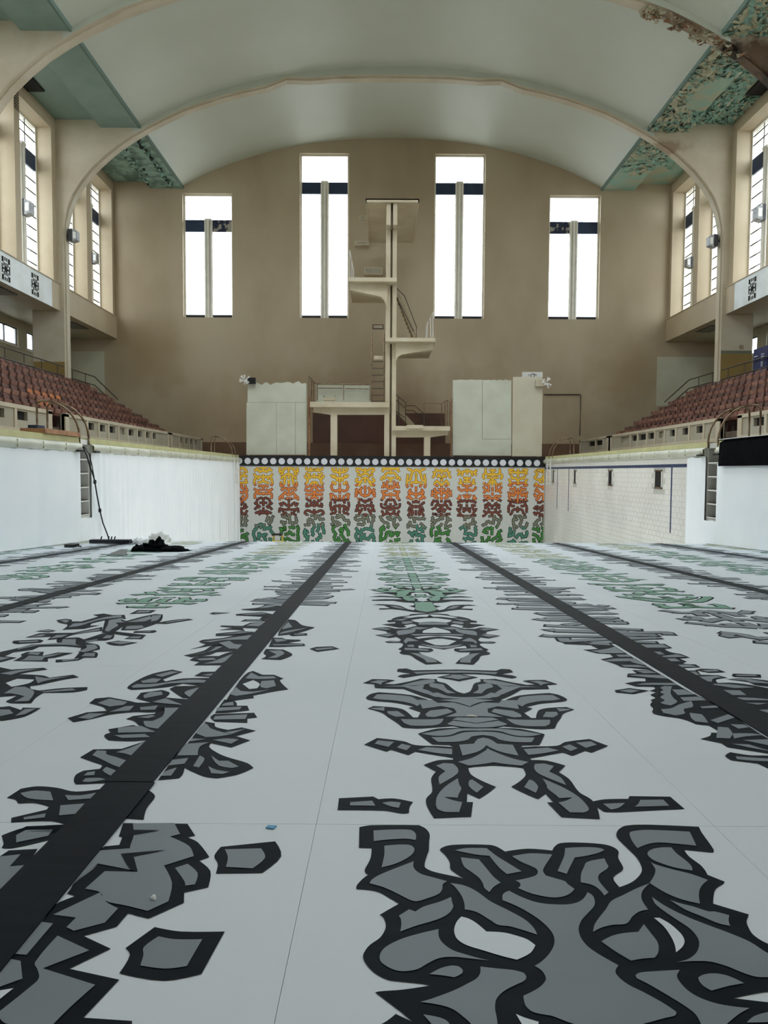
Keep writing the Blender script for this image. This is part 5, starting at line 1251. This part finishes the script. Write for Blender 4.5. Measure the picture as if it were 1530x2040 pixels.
# pace clock behind the right screen
a, b = P(1040.5, 741, 38.2), P(1080.5, 775, 38.2)
ck = empty('pace_clock', ((a.x + b.x) / 2, 38.2, b.z), 'square white pool clock half hidden behind the right board screen', 'clock')
MB().box(a.x, b.x, 38.2, 38.26, b.z, a.z, 'white').build('clock_board', ck)
cx, cz = (a.x + b.x) / 2, (a.z + b.z) / 2 - .03; mb = MB()
for k in range(12):
    t = 2 * PI * k / 12; x, z = cx + .36 * math.sin(t), cz + .36 * math.cos(t); mb.box(x - .018, x + .018, 38.19, 38.2, z - .025, z + .025, 'void')
mb.build('minute_marks', ck)
cu = bpy.data.curves.new('numerals', 'FONT'); cu.body = '12'; cu.size = .3; cu.align_x = 'CENTER'; cu.extrude = .003
to = bpy.data.objects.new('tmp', cu); COL.objects.link(to); bpy.context.view_layer.update()
me = bpy.data.meshes.new_from_object(to.evaluated_get(bpy.context.evaluated_depsgraph_get())); bpy.data.objects.remove(to)
me.materials.clear(); me.materials.append(M['void']); no = bpy.data.objects.new('numerals', me); COL.objects.link(no); no.parent = ck
no.location = Vector((cx, 38.185, cz + .16)) - ck.location; no.rotation_euler = (PI / 2, 0, 0)
# star clusters of white paper cones at the screen corners
def star(x, y, label, s):
    p = P(x, y, 37.3); e = empty('horn_cluster', tuple(p), label, 'ornament', 'white cone clusters')
    rnd = random.Random(int(x))
    for k in range(13):
        d = Vector((rnd.uniform(-1, 1), rnd.uniform(-1, .2), rnd.uniform(-1, 1))).normalized(); u = d.cross(Vector((0, 0, 1))).normalized(); w = d.cross(u); L = rnd.uniform(.2, .3); mb = MB()
        vs = [p + d * .02] + [p + d * L + (u * math.cos(t * PI / 3) + w * math.sin(t * PI / 3)) * .055 for t in range(6)]
        mb.add(vs, [(0, t + 1, (t + 1) % 6 + 1) for t in range(6)] + [(1, 2, 3, 4, 5, 6)], 'white'); mb.build('cone', e)
    MB().box(p.x + (.1 if s > 0 else -.5), p.x + (.5 if s > 0 else -.1), 37.32, 37.52, p.z - .18, p.z + .12, 'black' if s > 0 else 'parapet').build('bracket_box', e)
star(488, 757, 'white spiky cone cluster on the corner of the left board screen', 1)
star(1088, 762, 'white spiky cone cluster at the corner of the right board screen', -1)
# ================================================================== SHEETS HUNG OVER THE POOL SIDES
def curtain(s, y0, y1, zt, zb, amp, per, label, seed, cut=None, m='curtain'):
    rnd = random.Random(seed); n = int((y1 - y0) / .05); ys = [y0 + (y1 - y0) * k / n for k in range(n + 1)]
    ph = rnd.uniform(0, 6); mb = MB(); vs = []; NZ = 6; fs = []
    def fold(y, t):
        v = math.sin(y * 2 * PI / per + ph + .8 * math.sin(y * 1.3)) + .5 * math.sin(y * 2 * PI / (per * .43) + 2 * math.sin(y * .7))
        return amp * v * (.35 + .65 * t)
    for k in range(NZ + 1):
        for y in ys:
            t = k / NZ; z1 = zb if zb is not None else max(floor_z(y) + .01, -4.3) if y < CREST else -4.4
            vs.append((s * (EDGE - .055 + fold(y, t) * .5), y, zt + (z1 - zt) * t + (.012 * math.sin(y * 9 + ph) if k == 0 else 0)))
    for k in range(NZ):
        for i in range(n):
            ym = (ys[i] + ys[i + 1]) / 2; zmid = vs[k * (n + 1) + i][2]
            fs.append((k * (n + 1) + i, k * (n + 1) + i + 1, (k + 1) * (n + 1) + i + 1, (k + 1) * (n + 1) + i))
    mb.add(vs, fs, m)
    return tag(mb.build('hanging_sheet', smooth=True), label, 'sheet', 'white sheets hung on the pool sides' if m == 'curtain' else None)
n0, n1 = NICHE[-1]; m0, m1 = NICHE[1]
curtain(-1, 8.0, n0 - .02, -.31, None, .02, 1.4, 'smooth white sheet on the left pool wall, nearer than the ladder niche', 1)
curtain(-1, n0 - .02, n1 + .04, -1.86, None, .01, .8, 'short white sheet under the left ladder niche', 2)
curtain(-1, n1 + .04, END - .15, -.31, None, .075, .45, 'pleated white sheet on the left pool wall, beyond the ladder niche', 3)
curtain(1, 8.0, m0 - .02, -.5, None, .02, 1.2, 'white sheet on the right pool wall under the black sheet', 4)
curtain(1, m0 - .02, m1 + .02, -1.86, None, .01, .8, 'short white sheet under the right ladder niche', 5)
curtain(1, m1 + .02, 19.5, -.33, None, .02, .9, 'narrow white sheet between the right ladder niche and the bare tiles', 6)
mb = MB(); vs = []; n = 60
for k in range(n + 1):
    y = 8.0 + (17.45 - 8.0) * k / n; w = .008 * math.sin(y * 3) + .005 * math.sin(y * 7.7)
    vs += [(EDGE + .2, y, .05), (EDGE - .03, y, .05), (EDGE - .15 + w, y, -.02), (EDGE - .15 - w, y, -.56)]
mb.add(vs, [(4 * k + j, 4 * k + j + 1, 4 * k + j + 5, 4 * k + j + 4) for k in range(n) for j in range(3)], 'blackcloth')
tag(mb.build('black_sheet'), 'black sheet folded over the coping of the right pool side', 'sheet')
tag(MB().box(EDGE - .17, EDGE + .05, 8, 17.45, .05, .062, 'white').build('white_edging'), 'thin white strip along the top of the black sheet', 'strip')
# clips at the curtain ends by the niches
for s, yy, w_ in ((-1, n0 - .35, 'nearer side of the left ladder niche'), (-1, n1 + .05, 'farther side of the left ladder niche'), (1, m1 + .03, 'farther side of the right ladder niche'), (1, m0 - .3, 'nearer side of the right ladder niche')):
    e = MB().box(s * (EDGE - .17), s * (EDGE - .03), yy, yy + .28, -.305, -.27, 'black').build('black_clip'); tag(e, 'flat black clip on the sheet top at the ' + w_, 'clip', 'black sheet clips')
# ================================================================== GRAB RAILS
def grab(s, ys, label, back=8.45, h=.88):
    e = empty('grab_rails', (s * 8, sum(ys) / 2, 0), label, 'handrail', 'curved pool ladder rails')
    for y in ys:
        R = .14; pts = [(s * back, y, 0), (s * back, y, h - .15)]
        pts += [(s * (back - R + R * math.cos(t)), y, h - .15 + .15 * math.sin(t)) for t in (PI / 6, PI / 3, PI / 2)]
        x0 = back - R; L = x0 - (EDGE - .03)
        pts += [(s * (x0 - L * math.sin(t)), y, h - (h - .05) * (1 - math.cos(t))) for t in [PI / 2 * k / 8 for k in range(1, 9)]]
        pts.append((s * (EDGE - .03), y, -.12))
        MB().tube(pts, .026, 'chrome', 8).build('rail_tube', e, smooth=True)
        MB().lathe([(.05, 0), (.05, .02), (.03, .03)], (s * back, y, 0), 'chrome', 10).build('rail_flange', e)
grab(-1, (n0 + .03, n1 - .03), 'pair of curved steel rails above the left ladder niche')
grab(1, (m0 + .03, m1 - .03), 'pair of curved steel rails above the right ladder niche')
grab(-1, (35.2, 35.9), 'pair of curved steel rails at the far end of the left pool side')
grab(1, (35.2, 35.9), 'pair of curved steel rails at the far end of the right pool side')
for s in (-1, 1):
    w_ = 'left' if s < 0 else 'right'
    e = empty('corner_ladder', (s * 7.4, 35.5, -1.3), 'slim white ladder fixed in the far %s corner of the pool' % w_, 'ladder')
    for y in (35.2, 35.9): MB().tube([(s * 7.38, y, -.1), (s * 7.38, y, -1.35)], .03, 'white', 6).build('ladder_rail', e)
    for k in range(4): MB().tube([(s * 7.38, 35.2, -.35 - .3 * k), (s * 7.38, 35.9, -.35 - .3 * k)], .02, 'white', 6).build('ladder_rung', e)
# plank and blue block on the left coping
tag(MB().box(-7.95, -7.42, 15.7, 17.5, .04, .14, 'wood').build('timber_plank'), 'brown timber plank lying on the left coping beside the ladder rails', 'plank')
tag(MB().box(-7.9, -7.7, 15.95, 16.3, .141, .22, 'blue').build('blue_block'), 'small blue block on the end of the timber plank', 'block')
# ================================================================== THINGS ON THE FLOOR
pts = []
for x, y, X in ((165, 890, -7.32), (172, 905, -7.33), (178, 925, -7.34), (186, 948, -7.34), (189, 960, -7.34), (193, 985, -7.34), (199, 1017, -7.34), (205, 1042, -7.34), (213, 1062, -7.33), (218, 1077, -7.3)):
    d = ray(x, y); p = CAM + d * ((X - CAM.x) / d.x); pts.append(p)
e = empty('hanging_cable', tuple(pts[-1]), 'black cable hanging from the left ladder niche down to the floor', 'cable')
MB().tube(pts, .018, 'black', 6).build('cable_run', e, smooth=True)
MB().tube([p + Vector((.03, .1 * math.sin(i * 1.2), 0)) for i, p in enumerate(pts[:5])], .012, 'black', 6).build('second_strand', e)
for p in (pts[4], pts[6]): MB().lathe([(.03, -.05), (.04, 0), (.03, .05)], p, 'black', 8).build('connector', e)
def fat(x, y): q = FP(x, y); return Vector((q[0], q[1], floor_z(q[1])))
a, b = fat(176, 1083.4), fat(265, 1082.6)
e = empty('power_bar', tuple(a), 'long flat black bar lying at the foot of the left pool wall', 'bar')
MB().box(a.x + .02, b.x, a.y, a.y + .2, a.z + .012, a.z + .09, 'black').build('bar_body', e)
for t in (.27, .45, .52, .6): x = a.x + (b.x - a.x) * t; MB().tube([(x, a.y + .1, a.z + .09), (x + .02, a.y + .1, a.z + .16)], .014, 'black', 6).build('plug', e)
a = fat(128, 1091); e = empty('black_box', tuple(a), 'small black box on the floor against the smooth left sheet', 'box')
MB().box(a.x, a.x + .19, a.y, a.y + .3, a.z + .006, a.z + .065, 'black').build('box_body', e); MB().tube([(a.x + .19, a.y + .1, a.z + .03), (a.x + .3, a.y + .14, a.z + .015)], .014, 'black', 6).build('cable_stub', e)
# rubber mat, bundle of black cloth, plastic bags
c = [fat(x, y) for x, y in ((212, 1107), (252, 1106.5), (254, 1095), (240, 1095))]
tag(MB().add([p + Vector((0, 0, .009)) for p in c] + [p + Vector((0, 0, .002)) for p in c], [(0, 1, 2, 3), (0, 4, 5, 1), (1, 5, 6, 2), (2, 6, 7, 3), (3, 7, 4, 0)], 'greyink').build('rubber_mat'), 'dark grey mat lying flat beside the heap of black cloth', 'mat')
def lump(name, c, rx, ry, rz_, m, seed, amp=.25, n=22, parent=None):
    import mathutils
    mb = MB(); vs = []; fs = []; nz = 9
    for j in range(nz + 1):
        ph = PI / 2 * j / nz
        for k in range(n):
            t = 2 * PI * k / n; d = Vector((math.cos(t) * math.cos(ph), math.sin(t) * math.cos(ph), math.sin(ph)))
            r = 1 + amp * mathutils.noise.noise(d * 2.3 + Vector((seed, 0, 0))) * 1.6 + amp * .5 * mathutils.noise.noise(d * 6 + Vector((0, seed, 0)))
            vs.append((c[0] + d.x * rx * r, c[1] + d.y * ry * r, c[2] + max(0, d.z * rz_ * r)))
    for j in range(nz):
        for k in range(n): fs.append((j * n + k, j * n + (k + 1) % n, (j + 1) * n + (k + 1) % n, (j + 1) * n + k))
    mb.add(vs, fs, m); return mb.build(name, parent, smooth=True)
c = fat(312, 1099); e = empty('cloth_heap', tuple(c), 'crumpled heap of black cloth on the white floor', 'cloth')
lump('cloth_body', (c.x + .02, c.y + .15, c.z), .5, .28, .1, 'blackcloth', 3, .25, 26, e); lump('cloth_mound', (c.x - .05, c.y + .15, c.z + .05), .2, .2, .16, 'blackcloth', 8, .5, 20, e); lump('cloth_roll', (c.x - .38, c.y + .1, c.z), .13, .2, .12, 'blackcloth', 12, .2, 16, e); lump('cloth_tail', (c.x + .36, c.y + .12, c.z), .17, .2, .09, 'blackcloth', 15, .15, 16, e)
c = fat(280, 1085); tag(lump('plastic_bag', c + Vector((-.12, .46, 0)), .2, .2, .13, 'curtain', 21, .2), 'flat pale plastic bag at the end of the black bar', 'bag')
c = fat(313, 1085); tag(lump('plastic_bag', c + Vector((0, .2, 0)), .27, .25, .21, 'white', 33, .35, 26), 'crumpled white plastic bag just behind the heap of black cloth', 'bag')
# little things near the camera
c = [fat(x, y) for x, y in ((529, 1651), (534, 1646), (551, 1647), (545, 1653))]
tag(MB().add([p + Vector((0, 0, .004)) for p in c] + [p + Vector((0, 0, .001)) for p in c], [(0, 1, 2, 3), (0, 4, 5, 1), (1, 5, 6, 2), (2, 6, 7, 3), (3, 7, 4, 0)], 'bluepaper').build('tape_scrap'), 'tiny scrap of blue tape on the white floor', 'tape')
c = fat(306, 1793); tag(lump('paper_crumb', c + Vector((0, 0, .004)), .007, .007, .008, 'curtain', 4, .3, 10), 'small white crumb of paper on the grey paint left of centre', 'crumb')
c = fat(940, 1429); tag(lump('paper_curl', c + Vector((0, 0, .004)), .025, .006, .006, 'white', 6, .2, 10), 'thin curl of torn paper on the middle painted figure', 'paper')
# yellow trestle steps in the deep end
a = P(554, 1066, 35.2); zb = -4.74
e = empty('trestle_steps', (a.x, 35.2, zb), 'small yellow trestle steps standing in the deep end before the mural', 'steps')
MB().box(a.x - .24, a.x + .2, 35.0, 35.4, a.z, a.z + .07, 'black').build('top_tread', e)
for sx in (-1, 1):
    for dy in (-.25, .25): MB().tube([(a.x + sx * .2, 35.2 + dy * .4, a.z), (a.x + sx * .27, 35.2 + dy * 1.6, zb)], .025, 'yellow', 6).build('leg', e)
for k in range(3): MB().box(a.x - .24, a.x + .24, 34.95 - .1 * k, 35.15 - .1 * k, a.z - .28 * (k + 1), a.z - .28 * (k + 1) + .03, 'yellow').build('step', e)
# outside
struct(MB().box(-90, -20, -70, 120, -1.2, -1.0, 'ground').box(20, 90, -70, 120, -1.2, -1.0, 'ground').box(-20, 20, BACK + .6, 120, -1.2, -1.0, 'ground').box(-20, 20, -70, REAR - .6, -1.2, -1.0, 'ground'), 'ground')
